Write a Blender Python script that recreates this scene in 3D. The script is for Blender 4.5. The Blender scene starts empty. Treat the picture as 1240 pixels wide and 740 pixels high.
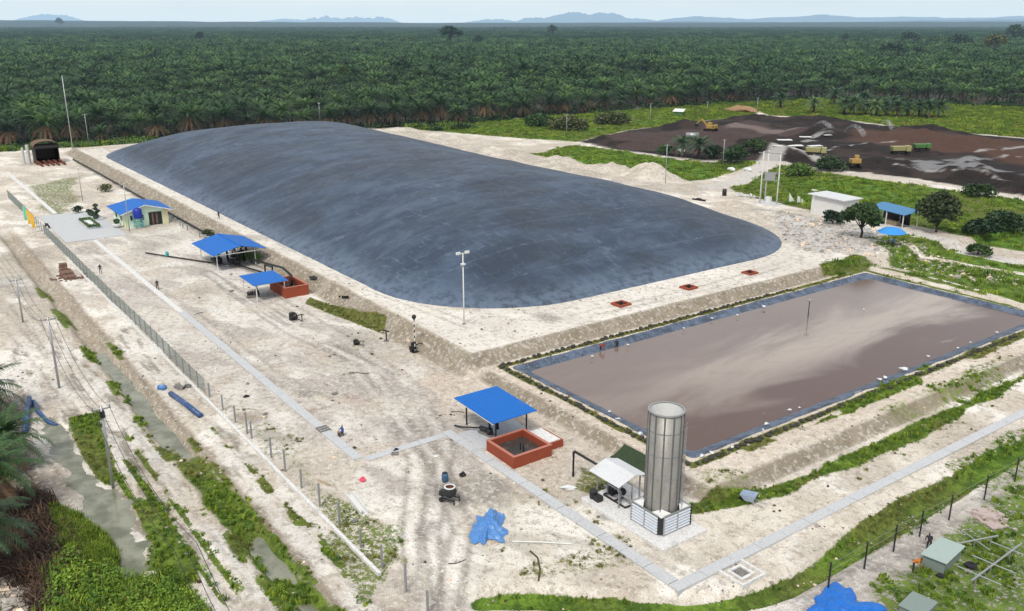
import bpy, math, random
import numpy as np
from mathutils import Vector, Matrix

R = math.radians
rnd = random.Random(7)
C = bpy.data.collections.new('site'); bpy.context.scene.collection.children.link(C)
sc = bpy.context.scene

# ------------------------------------------------------------------ survey: site axes run along the lagoon
F, CH, PT, TH = 1080.0, 40.0, math.atan(343/1080), math.radians(36)
def S(px, py, z=0.0):
    """point of the site where a sight line from the survey drone meets height z"""
    u = (px-620)/F; v = (370-py)/F
    dx = u; dy = math.cos(PT)+v*math.sin(PT); dz = -math.sin(PT)+v*math.cos(PT)
    t = (z-CH)/dz; x = dx*t; y = dy*t
    return (x*math.sin(TH)-y*math.cos(TH), x*math.cos(TH)+y*math.sin(TH))

# ------------------------------------------------------------------ noise
def _hash(ix, iy, seed):
    n = (ix.astype(np.int64)*374761393 + iy.astype(np.int64)*668265263 + seed*974711) & 0x7fffffff
    n = (n ^ (n >> 13))*1274126177 & 0x7fffffff
    n = n ^ (n >> 16)
    return (n & 0xffff)/65535.0
def vn(x, y, seed=0):
    ix = np.floor(x); iy = np.floor(y); fx = x-ix; fy = y-iy
    fx = fx*fx*(3-2*fx); fy = fy*fy*(3-2*fy)
    a = _hash(ix, iy, seed); b = _hash(ix+1, iy, seed); c = _hash(ix, iy+1, seed); d = _hash(ix+1, iy+1, seed)
    return (a*(1-fx)+b*fx)*(1-fy)+(c*(1-fx)+d*fx)*fy
def fbm(x, y, s, o=4, seed=0):
    x = np.asarray(x, float)/s; y = np.asarray(y, float)/s; x, y = x*.906-y*.423, x*.423+y*.906; t = 0; w = .5; W = 0
    for k in range(o):
        t = t+w*vn(x+17.3*k, y-9.1*k, seed+k*31); W += w; w *= .5; x, y = (x*.788-y*.616)*2.03, (x*.616+y*.788)*2.03
    return t/W
def ss(x, a, b):
    t = np.clip((x-a)/(b-a), 0, 1); return t*t*(3-2*t)
def sdf(A, B, pts):
    """signed distance to a polygon, positive inside"""
    d = np.full(A.shape, 1e9); ins = np.zeros(A.shape, bool); n = len(pts)
    for i in range(n):
        x0, y0 = pts[i]; x1, y1 = pts[(i+1) % n]
        ex, ey = x1-x0, y1-y0; wx, wy = A-x0, B-y0
        t = np.clip((wx*ex+wy*ey)/(ex*ex+ey*ey+1e-9), 0, 1)
        d = np.minimum(d, (wx-t*ex)**2+(wy-t*ey)**2)
        c = ((y0 > B) != (y1 > B))
        with np.errstate(all='ignore'):
            xi = (x1-x0)*(B-y0)/(y1-y0+1e-12)+x0
        ins ^= c & (A < xi)
    d = np.sqrt(d); return np.where(ins, d, -d)
def dline(A, B, pts):
    d = np.full(A.shape, 1e9)
    for (x0, y0), (x1, y1) in zip(pts[:-1], pts[1:]):
        ex, ey = x1-x0, y1-y0; wx, wy = A-x0, B-y0
        t = np.clip((wx*ex+wy*ey)/(ex*ex+ey*ey+1e-9), 0, 1)
        d = np.minimum(d, (wx-t*ex)**2+(wy-t*ey)**2)
    return np.sqrt(d)
def PX(*l, z=0): return [S(x, y, z) for x, y in l]
def rectd(A, B, a0, a1, b0, b1):
    return np.minimum(np.minimum(A-a0, a1-A), np.minimum(B-b0, b1-B))

# ------------------------------------------------------------------ terrain
SD = [(-46.2,30.8),(-43.8,34.2),(-38.8,39.8),(-35.2,45.5),(-34.0,50),(-34.2,58),(-34.7,67.2),(-34.9,88.1),(-35,140)]
PEAT = PX((700,172),(760,158),(900,141),(1000,143),(1100,156),(1240,168),(1420,190),(1420,268),(1240,238),(1100,215),(985,203),(950,196),(850,194),(740,181))
LAG = [(-101,11.2),(-96,12.6),(-89,12.4),(-82,12.8),(-77,14.0),(-68,13.4),(-64.2,12.4),(-63.2,10.8),(-66,9.4),(-73,8.8),(-80,9.6),(-88,9.2),(-96,9.4)]
def height(A, B):
    A = np.asarray(A, float); B = np.asarray(B, float)
    da = np.maximum(A+84, 0)/2.4; dal = np.maximum(-312-A, 0)/6.0
    wn = 2.5+.3*(fbm(A, B, 6, 2, 3)-.5)+1.1*(fbm(A, A*0, 1.5, 3, 203)-.5)
    db = np.maximum(55.2-B, 0)/wn; dbp = np.maximum(B-146, 0)/(16+30*ss(A, -190, -140))
    plat = 2.0*(1-np.clip(np.maximum(np.maximum(da, dal), np.maximum(db, dbp)), 0, 1))
    e = np.maximum(np.maximum(A+46.3, 0)/(1.5+.7*(fbm(B, B*0, 1.4, 3, 204)-.5)), np.maximum(np.maximum(55.2-B, 0)/1.3, np.maximum(B-134, 0)/5.0))
    bench = np.where(A > -88, .9*(1-np.clip(e, 0, 1)), 0)
    h = np.maximum(plat, bench)
    rough = .16*(fbm(A, B, 2.2, 4, 5)-.5)+.22*(fbm(A, B, 14, 3, 6)-.5)
    flat = ss(rectd(A, B, -330, -84, 56, 146), -1, 1)
    h = h+rough*(1-.6*flat)
    # spoil heaps along the far bank of the covered lagoon
    far = ss(B, 150, 156)*(1-ss(B, 172, 184))*ss(A, -330, -300)*(1-ss(A, -160, -150))
    h = h+far*2.2*np.clip(fbm(A, B, 9, 3, 8)-.42, 0, 1)*2
    for (x, y, r, hh) in ((-174,170,7,2.4),(-168,172,6,1.8),(-183,168,7,2.0),(-127,152,5,1.2),(-117,150,6,1.0),(-109,150,5,1.1),(-61,40.6,2.0,.55),(-58.6,40.4,1.6,.45),(-56.3,41.0,1.2,.35)):
        h = h+hh*np.exp(-((A-x)**2+(B-y)**2)/(r*r*.5))*(.8+.4*fbm(A, B, 1.5, 2, 9))
    # pond basin
    d = rectd(A, B, -79.8, -51.3, 58.3, 129.5)
    h = np.where(d > .1, .82-np.clip(d, 0, 5)*.6, h)
    # ditches and the murky pool
    w = 1.35+.9*(fbm(A, B, 2.6, 4, 11)-.5)
    dd = np.abs(B-(20.3+.9*(fbm(A, B*0, 12, 3, 12)-.5)))
    k = (1-ss(dd, w*.35, w))*ss(A, -215, -195)
    h = h-.95*k+.75*k*ss(A, -85, -80)*ss(fbm(A, B, 6, 3, 18), .30, .55)
    h = h+.22*np.exp(-((B-23.4)/.9)**2)*ss(A, -190, -150)*fbm(A, B, 4, 2, 13)
    rows = ss(B, 6, 9)*(1-ss(B, 18, 19))*ss(A, -130, -90)
    h = h+rows*.10*np.sin(B*2.6+1.5*fbm(A, B, 7, 2, 14))
    ds = dline(A, B, SD); k2 = 1-ss(ds, .4, 1.6+.7*(fbm(A, B, 4, 2, 15)-.5))
    h = h-.75*k2
    l = sdf(A, B, LAG)-.75+1.2*(fbm(A, B, 3, 3, 16)-.5)+1.6*(fbm(A, B, .9, 3, 19)-.5)
    h = h-.45*ss(l, -.9, .5)
    pt = ss(sdf(A, B, PEAT), -1, 5)
    h = h+pt*(4.6*np.clip(fbm(A, B, 17, 5, 17)-.48, 0, 1)*2+.5*(fbm(A, B, 3, 3, 117)-.5)+.2)
    return h
def hz(a, b): return float(height(np.array([a]), np.array([b]))[0])

def axis(segs):
    out = [segs[0][0]]
    for s0, s1, st in segs:
        n = max(1, int(round((s1-s0)/st))); out += list(s0+(s1-s0)*(np.arange(1, n+1)/n))
    return np.array(out)
def geo(start, end, r, st):
    o = [start]; 
    while abs(o[-1]) < abs(end): o.append(o[-1]+(st if end > start else -st)); st *= r
    return o[1:]
ax = axis([(-380,-215,1.0),(-215,-125,.55),(-125,-22,.26),(-22,10,2.0)])
ax = np.array(sorted(geo(-380, -60000, 1.35, 2))+list(ax)+geo(10, 60000, 1.5, 5))
bx = axis([(-25,0,.7),(0,62,.28),(62,135,.4),(135,255,.8),(255,470,2.6)])
bx = np.array(sorted(geo(-25, -60000, 1.5, 3))+list(bx)+geo(470, 60000, 1.35, 5))
AA, BB = np.meshgrid(ax, bx, indexing='ij')
HH = height(AA, BB)

def mixc(c, col, m):
    m = np.clip(m, 0, 1)[..., None]; return c*(1-m)+np.array(col)*m
n1 = fbm(AA, BB, 22, 4, 21); n2 = fbm(AA, BB, 6, 4, 22); n3 = fbm(AA, BB, 1.6, 3, 23)
wx = 9*(fbm(AA, BB, 14, 3, 141)-.5); wy = 9*(fbm(AA, BB, 14, 3, 142)-.5); ua = (AA*.93+BB*.37)+wx; ub = (-AA*.37+BB*.93)+wy
streak = fbm(ua, ub*3.2, 9, 5, 24); streakb = fbm(ua*1.6, ub*1.1, 7, 5, 25)
near = ss(AA, -330, -60)
col = np.zeros(AA.shape+(3,)); col[:] = (.73,.665,.565)
col = mixc(col, (.50,.435,.35), ss(n1, .42, .7)*.7)
col = mixc(col, (.90,.86,.79), ss(n2, .46, .60)*.85)
col = mixc(col, (.42,.36,.29), ss(fbm(AA, BB, 9, 5, 26), .51, .64)*.75)
col = mixc(col, (.33,.29,.25), ss(streak, .55, .70)*.6*(1-ss(BB, 52, 55)))
# yard: greyer with wheel marks, gravel road by the fence
yard = rectd(AA, BB, -215, -62, 27, 52)
col = mixc(col, (.56,.53,.49), ss(yard, -1, 2)*.45)
col = mixc(col, (.38,.34,.31), ss(yard, -1, 2)*ss(streak, .48, .62)*.8)
col = mixc(col, (.46,.385,.30), ss(fbm(AA+wx, BB+wy, 5, 5, 143), .50, .62)*.55*(1-ss(AA, -30, -20)))
col = mixc(col, (.80,.77,.73), ss(yard, -1, 2)*ss(streakb, .54, .66)*.45)
col = mixc(col, (.40,.35,.33), ss(rectd(AA, BB, -170, -120, 27, 32.5), -1, 1)*ss(n2, .35, .65)*.5)
# gravel strip south and west of the fence, warm mud patches
col = mixc(col, (.52,.40,.30), ss(rectd(AA, BB, -92, -60, 45, 54), -3, 3)*ss(n2, .4, .6)*.65)
col = mixc(col, (.50,.40,.31), ss(rectd(AA, BB, -84, -46, 54, 58), -1, 1)*.55*ss(n3, .3, .6))
# bench tops
col = mixc(col, (.66,.55,.44), ss(rectd(AA, BB, -84, -46.5, 55.3, 134), -.3, .5)*.6)
col = mixc(col, (.76,.72,.65), ss(rectd(AA, BB, -305, -84.2, 55.3, 62), -.3, .5)*.6)
col = mixc(col, (.78,.74,.68), ss(rectd(AA, BB, -98, -84.2, 56, 134), -.3, .5)*.55)
# bank slopes
sl = ss(BB, 52.2, 52.9)*(1-ss(BB, 55.0, 55.5))*ss(AA, -318, -310)*(1-ss(AA, -84, -81.5))
sl2 = ss(AA, -84.5, -84.0)*(1-ss(AA, -82.2, -81.6))*ss(BB, 54, 56)*(1-ss(BB, 124, 140))
sl3 = ss(BB, 53.7, 54.1)*(1-ss(BB, 55.1, 55.5))*ss(AA, -82, -80)*(1-ss(AA, -46, -44.8))
sl4 = ss(AA, -46.6, -46.2)*(1-ss(AA, -45.0, -44.7))*ss(BB, 54, 55)
SL = np.clip(sl+sl2+sl3+sl4, 0, 1)
col = mixc(col, (.30,.255,.19), SL*(.72+.28*ss(n3, .4, .7)))
sp_ = ss(BB, 150, 154)*(1-ss(BB, 176, 186))*ss(AA, -340, -310)*(1-ss(AA, -150, -140))
col = mixc(col, (.40,.34,.27), sp_*ss(n2, .35, .6)*.7); col = mixc(col, (.30,.27,.22), sp_*ss(fbm(AA, BB, 3, 4, 129), .5, .66)*.7)
col = mixc(col, (.25,.22,.155), SL*ss(fbm(AA*3, BB, 3, 3, 28), .5, .68)*.6)
col = mixc(col, (.30,.27,.24), SL*ss(fbm(AA, BB*.2, 1.1, 2, 128), .6, .75)*.5)
# toe line of the big bank
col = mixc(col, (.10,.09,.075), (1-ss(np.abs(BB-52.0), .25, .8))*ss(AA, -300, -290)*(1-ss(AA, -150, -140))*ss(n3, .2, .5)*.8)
col = mixc(col, (.84,.755,.645), .20*(1-SL))
col = mixc(col, (.27,.215,.15), SL*.35)
# curving wheel marks in the yard and down the entrance
for pts, wd, k in ((PX((250,330),(330,380),(420,430),(500,470),(540,540),(520,640),(520,740)), .35, .5),
                (PX((270,345),(350,400),(440,440),(470,480),(505,560),(500,650),(510,740)), .35, .45),
                (PX((330,360),(400,400),(520,480),(480,520)), .3, .35),
                (PX((540,740),(560,640),(530,560),(420,440)), .45, .45),
                (PX((100,300),(190,352),(260,400),(340,460),(400,490)), .5, .3),
                (PX((0,380),(60,450),(150,560),(250,700)), .3, .4), (PX((20,370),(90,450),(180,560),(290,720)), .3, .4),
                (PX((720,225),(820,240),(900,262),(980,300),(960,330),(850,365),(700,400)), .5, .3),
                (PX((120,186),(200,228),(330,300),(450,365),(590,420)), .4, .25)):
    d = np.abs(dline(AA, BB, pts)-.85)+.35*(n3-.5)
    col = mixc(col, (.27,.24,.21), (1-ss(d, wd*.1, wd*1.2))*min(1, k*1.5)*ss(n2, .3, .55)); col = mixc(col, (.85,.81,.75), (1-ss(dline(AA, BB, pts), .0, .6))*k*.5)
# damp dark spots
for px, py, r, k in ((370,478,1.3,.6),(545,600,2.2,.75),(590,590,2.6,.6),(600,605,2.0,.5),(662,402,2.4,.6),(470,450,1.5,.3),(310,300,3,.4),(250,350,3,.3),(180,300,4,.35),(735,625,1.0,.6),(925,268,3.0,.6),(520,640,1.6,.5),(30,310,5,.4),(40,350,5,.45),(10,340,5,.5)):
    a_, b_ = S(px, py)
    dd = np.sqrt((AA-a_)**2*.6+(BB-b_)**2)/r+.8*(n3-.5)
    col = mixc(col, (.17,.155,.14), (1-ss(dd, .3, 1.1))*k)
for px, py, r, k in ((300,505,2.6,.5),(430,485,2.0,.5),(370,500,2.0,.5),(430,530,2,.35),(590,480,2.5,.4),(60,290,4,.3)):
    a_, b_ = S(px, py)
    dd = np.sqrt((AA-a_)**2+(BB-b_)**2)/r+1.1*(n3-.5)
    col = mixc(col, (.36,.25,.20), (1-ss(dd, .3, 1.1))*k)
# left strip beside the ditch: stony, whiter ridges
strip = ss(rectd(AA, BB, -125, -40, 8, 26), -1, 1)
col = mixc(col, (.76,.72,.66), strip*ss(fbm(AA, BB*4, 5, 3, 29), .45, .62)*.7)
col = mixc(col, (.20,.165,.12), strip*ss(fbm(AA, BB*5, 4, 4, 30), .56, .72)*.75)
ddt = np.abs(BB-20.3)
col = mixc(col, (.36,.30,.22), (1-ss(ddt, 1.0, 2.4))*ss(AA, -215, -195)*.8)
col = mixc(col, (.26,.20,.14), np.exp(-((BB-21.9)/.45)**2)*ss(AA, -200, -180)*.75)
# gravel and rubble right of the cover, the bare bottom-right corner
gr = sdf(AA, BB, PX((930,262),(1050,282),(1090,300),(1060,318),(990,322),(940,300)))
col = mixc(col, (.52,.50,.49), ss(gr+3*(n3-.5), -1, 2)*.8)
col = mixc(col, (.25,.24,.23), ss(gr+3*(n3-.5), -1, 2)*ss(n3, .55, .7)*.6)
br = ss(AA, -33.6, -32.2)*ss(BB, 40, 50)
col = mixc(col, (.43,.40,.38), br*.6); col = mixc(col, (.22,.20,.19), br*ss(fbm(AA, BB, 1.2, 3, 31), .55, .7)*.6)
# peat yard
pt = ss(sdf(AA, BB, PEAT)+2*(n3-.5), -.6, 1.0)
col = mixc(col, (.016,.012,.011), pt)
col = mixc(col, (.05,.036,.03), pt*ss(fbm(AA, BB, 8, 5, 131), .5, .62)*.8)
brn = sdf(AA, BB, PX((1040,158),(1240,172),(1400,190),(1400,215),(1240,203),(1090,180),(1020,170)))
col = mixc(col, (.105,.052,.033), pt*ss(brn+14*(n1-.5), -3, 4)*.85)
pk = sdf(AA, BB, PX((735,167),(800,160),(900,152),(965,158),(980,166),(905,172),(850,185),(760,183)))
col = mixc(col, (.085,.058,.054), pt*ss(pk+14*(n2-.5), -1, 1.5)*.85)
col = mixc(col, (.24,.185,.165), pt*ss(sdf(AA, BB, PX((880,155),(975,160),(972,165),(880,160))), -.5, .5)*.8)
for l, w in ((PX((1085,206),(1150,212),(1260,232),(1400,258)), 1.1), (PX((985,203),(1090,216),(1240,240)), .9), (PX((1120,204),(1180,198),(1240,190)), 1.0),(PX((1190,205),(1240,212)),1.6),(PX((1185,186),(1240,178)),1.6),
             (PX((975,186),(1010,182),(1035,176),(1085,172)),1.0),(PX((945,172),(1000,166),(1020,168)),.8),(PX((930,178),(990,172)),.8),(PX((740,181),(850,194),(950,196)),.7)):
    col = mixc(col, (.50,.48,.47), (1-ss(dline(AA, BB, l)+1.6*(n2-.5), w*.35, w*1.1))*.75*ss(n3, .35, .55))
col = mixc(col, (.30,.30,.31), pt*ss(fbm(AA, BB, 7, 4, 33), .58, .66)*ss(sdf(AA, BB, PX((1060,190),(1200,196),(1240,225),(1120,212))), -1, 2)*.8)

# ---- vegetation masks
veg = np.zeros(AA.shape); lush = np.full(AA.shape, .5)
def addv(m, l=None):
    global veg, lush
    m = np.clip(m, 0, 1)
    if l is not None: lush = np.where(m > veg, l, lush)
    veg = np.maximum(veg, m)
def vp(pts, soft=2.0, k=1.0, l=.6, j=3.0):
    addv(ss(sdf(AA, BB, pts)+j*(n2-.5), -soft, soft)*k, l)
vp(PX((882,226),(905,213),(950,200),(1000,209),(1240,243),(1420,275),(1420,345),(1240,306),(1100,279),(1040,268),(985,262),(930,250),(890,238)), 1.5, 1, .75)
vp(PX((640,188),(690,176),(715,178),(800,190),(850,197),(925,192),(915,200),(862,216),(832,221),(790,211),(730,203),(690,196)), 2, 1, .8)
vp(PX((450,152),(530,148),(620,141),(760,129),(900,119),(930,130),(900,141),(760,158),(700,172),(640,168),(560,162)), 3, 1, .7)
vp(PX((880,118),(1000,113),(1240,121),(1500,130),(1500,190),(1240,167),(1100,155),(1000,142),(930,140)), 2, 1, .85)
vp(PX((-60,196),(0,184),(60,180),(90,179),(170,177),(200,170),(300,160),(420,154),(400,140),(0,160)), 2, 1, .55)
vp(PX((1062,331),(1075,318),(1045,300),(1095,292),(1240,322),(1420,355),(1420,430),(1245,383),(1235,377),(1150,352)), 1.5, .95, .6)
vp(PX((990,335),(1035,322),(1060,325),(1050,334),(990,343)), .8, .75, .45)
d = dline(AA, BB, PX((835,616),(860,611),(940,596),(1100,527),(1240,457),(1400,387)))
addv((1-ss(d+1.9*(n2-.5), .3, 1.35))*.9, .52)
d = dline(AA, BB, SD); bw = .80+.55*ss(BB, 46, 66); addv((1-ss(d+1.3*(n2-.5), bw*.7, bw*1.45)), .6)
d = np.abs(BB-20.3)+1.6*(n2-.5)
addv((1-ss(d, .6, 1.9))*ss(AA, -84, -79), .42)
addv((1-ss(np.abs(BB-19.2), .5, 1.6))*ss(n2, .42, .55)*ss(AA, -160, -150)*.8, .35)
addv((1-ss(np.abs(BB-21.7), .2, .7))*ss(n2, .45, .55)*ss(AA, -160, -110)*.7, .35)
rowp = ss(np.sin(BB*4.6+2.2*(n1-.5)+1.2*(n2-.5)), .15, .75)
addv(rowp*ss(rectd(AA, BB, -94, -36, 9, 18.6), -.5, 3)*ss(fbm(AA*.45, BB, 3.2, 5, 44), .36, .50)*.95, .42)
for b0, a0, a1, w in ((13.0,-70,-40,.7),(11.0,-62,-40,1.2),(24.3,-90,-52,.4)):
    addv((1-ss(np.abs(BB-b0)+1.2*(n2-.5), w*.4, w*1.7))*ss(AA, a0, a0+5)*(1-ss(AA, a1-2, a1))*ss(fbm(AA, BB, 2.2, 4, 40+int(b0)), .42, .52)*.9, .42)
vp(PX((85,505),(118,500),(135,560),(140,600),(105,590),(100,560)), .6, .9, .45, 2)
vp(PX((55,610),(80,632),(118,640),(138,668),(140,700),(175,705),(215,690),(260,745),(240,800),(40,800),(70,720),(95,690),(60,650)), .5, 1, .95, 1.0)
vp(PX((155,600),(200,605),(250,700),(215,735),(180,690),(165,630)), .6, .8, .4, 2)
addv(ss(-BB+7.2+2*(n2-.5), 0, 2)*ss(AA, -140, -112)*.55, .3)
vp(PX((35,225),(98,212),(103,238),(75,264),(38,256)), 2.5, .55, .3, 8)
vp(PX((375,360),(470,395),(465,405),(370,368)), .4, .9, .4, 1)
vp(PX((395,395),(480,410),(420,430)), 1.5, .42, .25, 4)
vp(PX((1065,745),(1060,705),(1110,660),(1240,575),(1330,560),(1330,800),(1065,800)), 1.5, .62, .5, 6)
vp(PX((1140,560),(1260,510),(1260,600),(1200,600)), .6, .5, .5, 4)
vp(PX((700,560),(760,590),(745,610),(690,590)), .5, .6, .35, 2)
vp(PX((590,690),(760,655),(800,690),(640,708)), 1.0, .45, .25, 5)
vp(PX((840,575),(905,575),(920,598),(840,605)), .5, .45, .3, 2)
vp(PX((400,600),(480,640),(480,690),(440,740),(380,650)), .6, .55, .35, 4)
dr = np.abs(rectd(AA, BB, -80.9, -50.2, 57.2, 130.6))
addv((1-ss(dr+.5*(n3-.5), .35, .75))*.75, .3)
addv((1-ss(dr+1.6*(n2-.5), .9, 1.7))*.8*ss(AA, -52.5, -50.5)*ss(fbm(AA, BB, 6, 2, 61), .48, .55), .45)
addv(ss(rectd(AA, BB, -48, -44, 60, 200)+1.5*(n2-.5), -.5, .5)*.5*ss(n1, .4, .6), .35)
# pale tracks through the grass on the right, edge of peat yard
for l, w in ((PX((1060,322),(1110,332),(1180,355),(1250,382)), .8), (PX((1050,302),(1120,312),(1240,332)), .9)):
    veg = veg*(ss(dline(AA, BB, l)+2.2*(n2-.5), w*.6, w*1.6))
for l, w in ((PX((1040,274),(1100,290),(1240,320),(1400,352)), 1.8), (PX((1035,282),(1100,296),(1180,300)), 0.2), (PX((860,232),(890,222),(925,200),(945,186),(1000,196)), 2.6)):
    k = 1-ss(dline(AA, BB, l)+1.2*(n2-.5), w*.8, w*1.5); veg = veg*(1-k); col = mixc(col, (.60,.57,.53), k*.8)
for l in (PX((700,152),(790,143),(900,133)), PX((730,160),(830,148),(900,139)), PX((690,150),(760,144))):
    k = 1-ss(dline(AA, BB, l)+1.5*(n2-.5), .8, 2.4); lush = lush*(1-k)+.12*k
veg = veg*(1-ss(sdf(AA, BB, LAG), .2, .8)*.85)*(1-pt*.97)
# plantation floor and the far country
FE = PX((-420,235),(-150,198),(0,181),(140,172),(280,165),(400,158),(470,156),(530,152),(620,145),(700,138),(800,131),(900,124),(1000,120),(1100,125),(1240,130),(1500,140),(1800,155))
FP = FE+[(20000, 60000), (-60000, 60000), (-60000, -60000)]
fo = ss(sdf(AA, BB, FP), -2, 6)
lush = lush*(.15+1.35*ss(fbm(AA, BB, 16, 4, 62), .3, .65));
vp(PX((-60,330),(20,300),(60,345),(30,420),(-60,420)), 2, .3, .2, 6)
vp(PX((590,590),(700,580),(740,640),(800,690),(560,690),(600,640)), 1.5, .36, .2, 6); vp(PX((250,480),(330,560),(420,640),(380,560),(300,490)), 1, .42, .2, 5); vp(PX((880,590),(1240,470),(1240,520),(900,650)), 1, .28, .2, 5)
lush = np.clip(lush, 0, 1)
FARF = np.maximum(fo, ss(np.maximum(np.abs(AA+190)-260, np.abs(BB-180)-330), 0, 30))
veg = veg*(1-FARF*.9); col = mixc(col, (.010,.013,.008), FARF)
bl = sdf(AA, BB, PX((-60,470),(20,480),(50,560),(75,640),(85,700),(60,800),(-60,800)))
col = mixc(col, (.10,.07,.05), ss(bl+2*(n3-.5), -1, 1)*.85)
st = sdf(AA, BB, PX((0,700),(30,690),(45,715),(40,760),(0,760)))
col = mixc(col, (.55,.48,.42), ss(st+1.2*(n3-.5), -.3, .3)*ss(n3, .3, .5)*.9)

nA, nB = AA.shape
idx = np.arange(nA*nB).reshape(nA, nB)
quads = np.stack([idx[:-1,:-1], idx[1:,:-1], idx[1:,1:], idx[:-1,1:]], -1).reshape(-1, 4)
def np_mesh(name, V, Q):
    me = bpy.data.meshes.new(name); n = len(Q); k = Q.shape[1]
    me.vertices.add(len(V)); me.vertices.foreach_set('co', np.ascontiguousarray(V, dtype=np.float32).ravel())
    me.loops.add(n*k); me.loops.foreach_set('vertex_index', np.ascontiguousarray(Q, dtype=np.int32).ravel())
    me.polygons.add(n); me.polygons.foreach_set('loop_start', np.arange(0, n*k, k, dtype=np.int32))
    me.update(calc_edges=True); return me
def setcol(me, name, c):
    at = me.color_attributes.new(name, 'FLOAT_COLOR', 'POINT')
    d = np.ones((len(me.vertices), 4), dtype=np.float32); d[:, :c.shape[1]] = c
    at.data.foreach_set('color', d.ravel())
V = np.stack([AA.ravel(), BB.ravel(), HH.ravel()], -1)
gme = np_mesh('ground', V, quads)
setcol(gme, 'Col', col.reshape(-1, 3)); setcol(gme, 'Msk', np.stack([veg.ravel(), lush.ravel(), pt.ravel()], -1))
gme.polygons.foreach_set('use_smooth', np.ones(len(quads), bool))
# ------------------------------------------------------------------ materials
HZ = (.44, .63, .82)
class NT:
    def __init__(s, name):
        s.m = bpy.data.materials.new(name); s.m.use_nodes = True; s.t = s.m.node_tree; s.t.nodes.clear()
        s.out = s.n('ShaderNodeOutputMaterial'); s.b = s.n('ShaderNodeBsdfPrincipled'); s.l(s.b.outputs[0], s.out.inputs[0])
    def n(s, ty, **k):
        nd = s.t.nodes.new(ty)
        for a, v in k.items(): setattr(nd, a, v)
        return nd
    def l(s, a, b): s.t.links.new(a, b)
    def val(s, sock, v):
        if hasattr(v, 'is_linked') or isinstance(v, bpy.types.NodeSocket): s.l(v, sock)
        else: sock.default_value = (*v, 1) if isinstance(v, tuple) and len(v) == 3 and len(sock.default_value) == 4 else v
    def noise(s, scale, detail=5, rough=.6, vec=None, dist=0):
        nd = s.n('ShaderNodeTexNoise'); nd.inputs['Scale'].default_value = scale; nd.inputs['Detail'].default_value = detail
        nd.inputs['Roughness'].default_value = rough; nd.inputs['Distortion'].default_value = dist
        s.l(vec or s.pos(), nd.inputs['Vector']); return nd.outputs[0]
    def pos(s):
        if not hasattr(s, '_p'): s._p = s.n('ShaderNodeNewGeometry').outputs['Position']
        return s._p
    def obj(s):
        if not hasattr(s, '_o'): s._o = s.n('ShaderNodeTexCoord').outputs['Object']
        return s._o
    def scl(s, vec, v):
        nd = s.n('ShaderNodeVectorMath', operation='MULTIPLY'); s.l(vec, nd.inputs[0]); nd.inputs[1].default_value = v; return nd.outputs[0]
    def m_(s, op, a, b=0, c=0):
        nd = s.n('ShaderNodeMath', operation=op)
        for i, v in enumerate((a, b, c)): s.val(nd.inputs[i], v)
        return nd.outputs[0]
    def map(s, v, a, b, c=0, d=1, smooth=True):
        nd = s.n('ShaderNodeMapRange'); nd.interpolation_type = 'SMOOTHSTEP' if smooth else 'LINEAR'
        s.l(v, nd.inputs[0]); nd.inputs[1].default_value = a; nd.inputs[2].default_value = b; nd.inputs[3].default_value = c; nd.inputs[4].default_value = d
        return nd.outputs[0]
    def mix(s, f, a, b, bt='MIX'):
        nd = s.n('ShaderNodeMix', data_type='RGBA', blend_type=bt)
        s.val(nd.inputs[0], f); s.val(nd.inputs[6], a); s.val(nd.inputs[7], b); return nd.outputs[2]
    def attr(s, name):
        nd = s.n('ShaderNodeVertexColor', layer_name=name); return nd.outputs[0]
    def sep(s, c):
        nd = s.n('ShaderNodeSeparateColor'); s.l(c, nd.inputs[0]); return nd.outputs
    def bump(s, h, strength=.5, dist=.05):
        nd = s.n('ShaderNodeBump'); s.l(h, nd.inputs['Height']); nd.inputs['Strength'].default_value = strength; nd.inputs['Distance'].default_value = dist
        s.l(nd.outputs[0], s.b.inputs['Normal'])
    def set(s, col=None, rough=None, metal=None, spec=None):
        if col is not None: s.val(s.b.inputs['Base Color'], col)
        if rough is not None: s.val(s.b.inputs['Roughness'], rough)
        if metal is not None: s.b.inputs['Metallic'].default_value = metal
        if spec is not None: s.b.inputs['Specular IOR Level'].default_value = spec
        return s
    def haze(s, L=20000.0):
        """glowing haze colour mixed into the surface, growing with distance from the origin"""
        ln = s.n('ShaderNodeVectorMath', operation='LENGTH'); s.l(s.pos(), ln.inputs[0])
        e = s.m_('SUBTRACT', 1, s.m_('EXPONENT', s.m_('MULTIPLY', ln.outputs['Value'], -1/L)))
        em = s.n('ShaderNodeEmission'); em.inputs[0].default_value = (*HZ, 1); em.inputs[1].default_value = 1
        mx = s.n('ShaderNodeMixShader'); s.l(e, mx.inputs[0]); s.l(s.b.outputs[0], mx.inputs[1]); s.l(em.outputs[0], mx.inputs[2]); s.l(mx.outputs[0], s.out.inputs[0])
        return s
def paint(name, c, rough=.6, metal=0, var=.25, sc_=1.5, dirt=(.25,.21,.17), dk=.35, bump=0, corr=None, spec=.4):
    t = NT(name); n = t.noise(sc_, 5, .65, t.obj()); n2 = t.noise(sc_*7, 3, .6, t.obj())
    c1 = t.mix(t.map(n2, .3, .7), tuple(x*(1-var) for x in c), tuple(min(1, x*(1+var*.6)) for x in c))
    c2 = t.mix(t.map(n, .52, .78, 0, dk), c1, dirt)
    t.set(c2, rough, metal, spec)
    if corr:
        w = t.n('ShaderNodeTexWave', wave_type='BANDS', bands_direction=corr[0]); w.inputs['Scale'].default_value = corr[1]; t.l(t.obj(), w.inputs['Vector'])
        t.bump(w.outputs[0], .5, .04)
    elif bump: t.bump(n2, bump, .03)
    return t.m
M = {}
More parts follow.
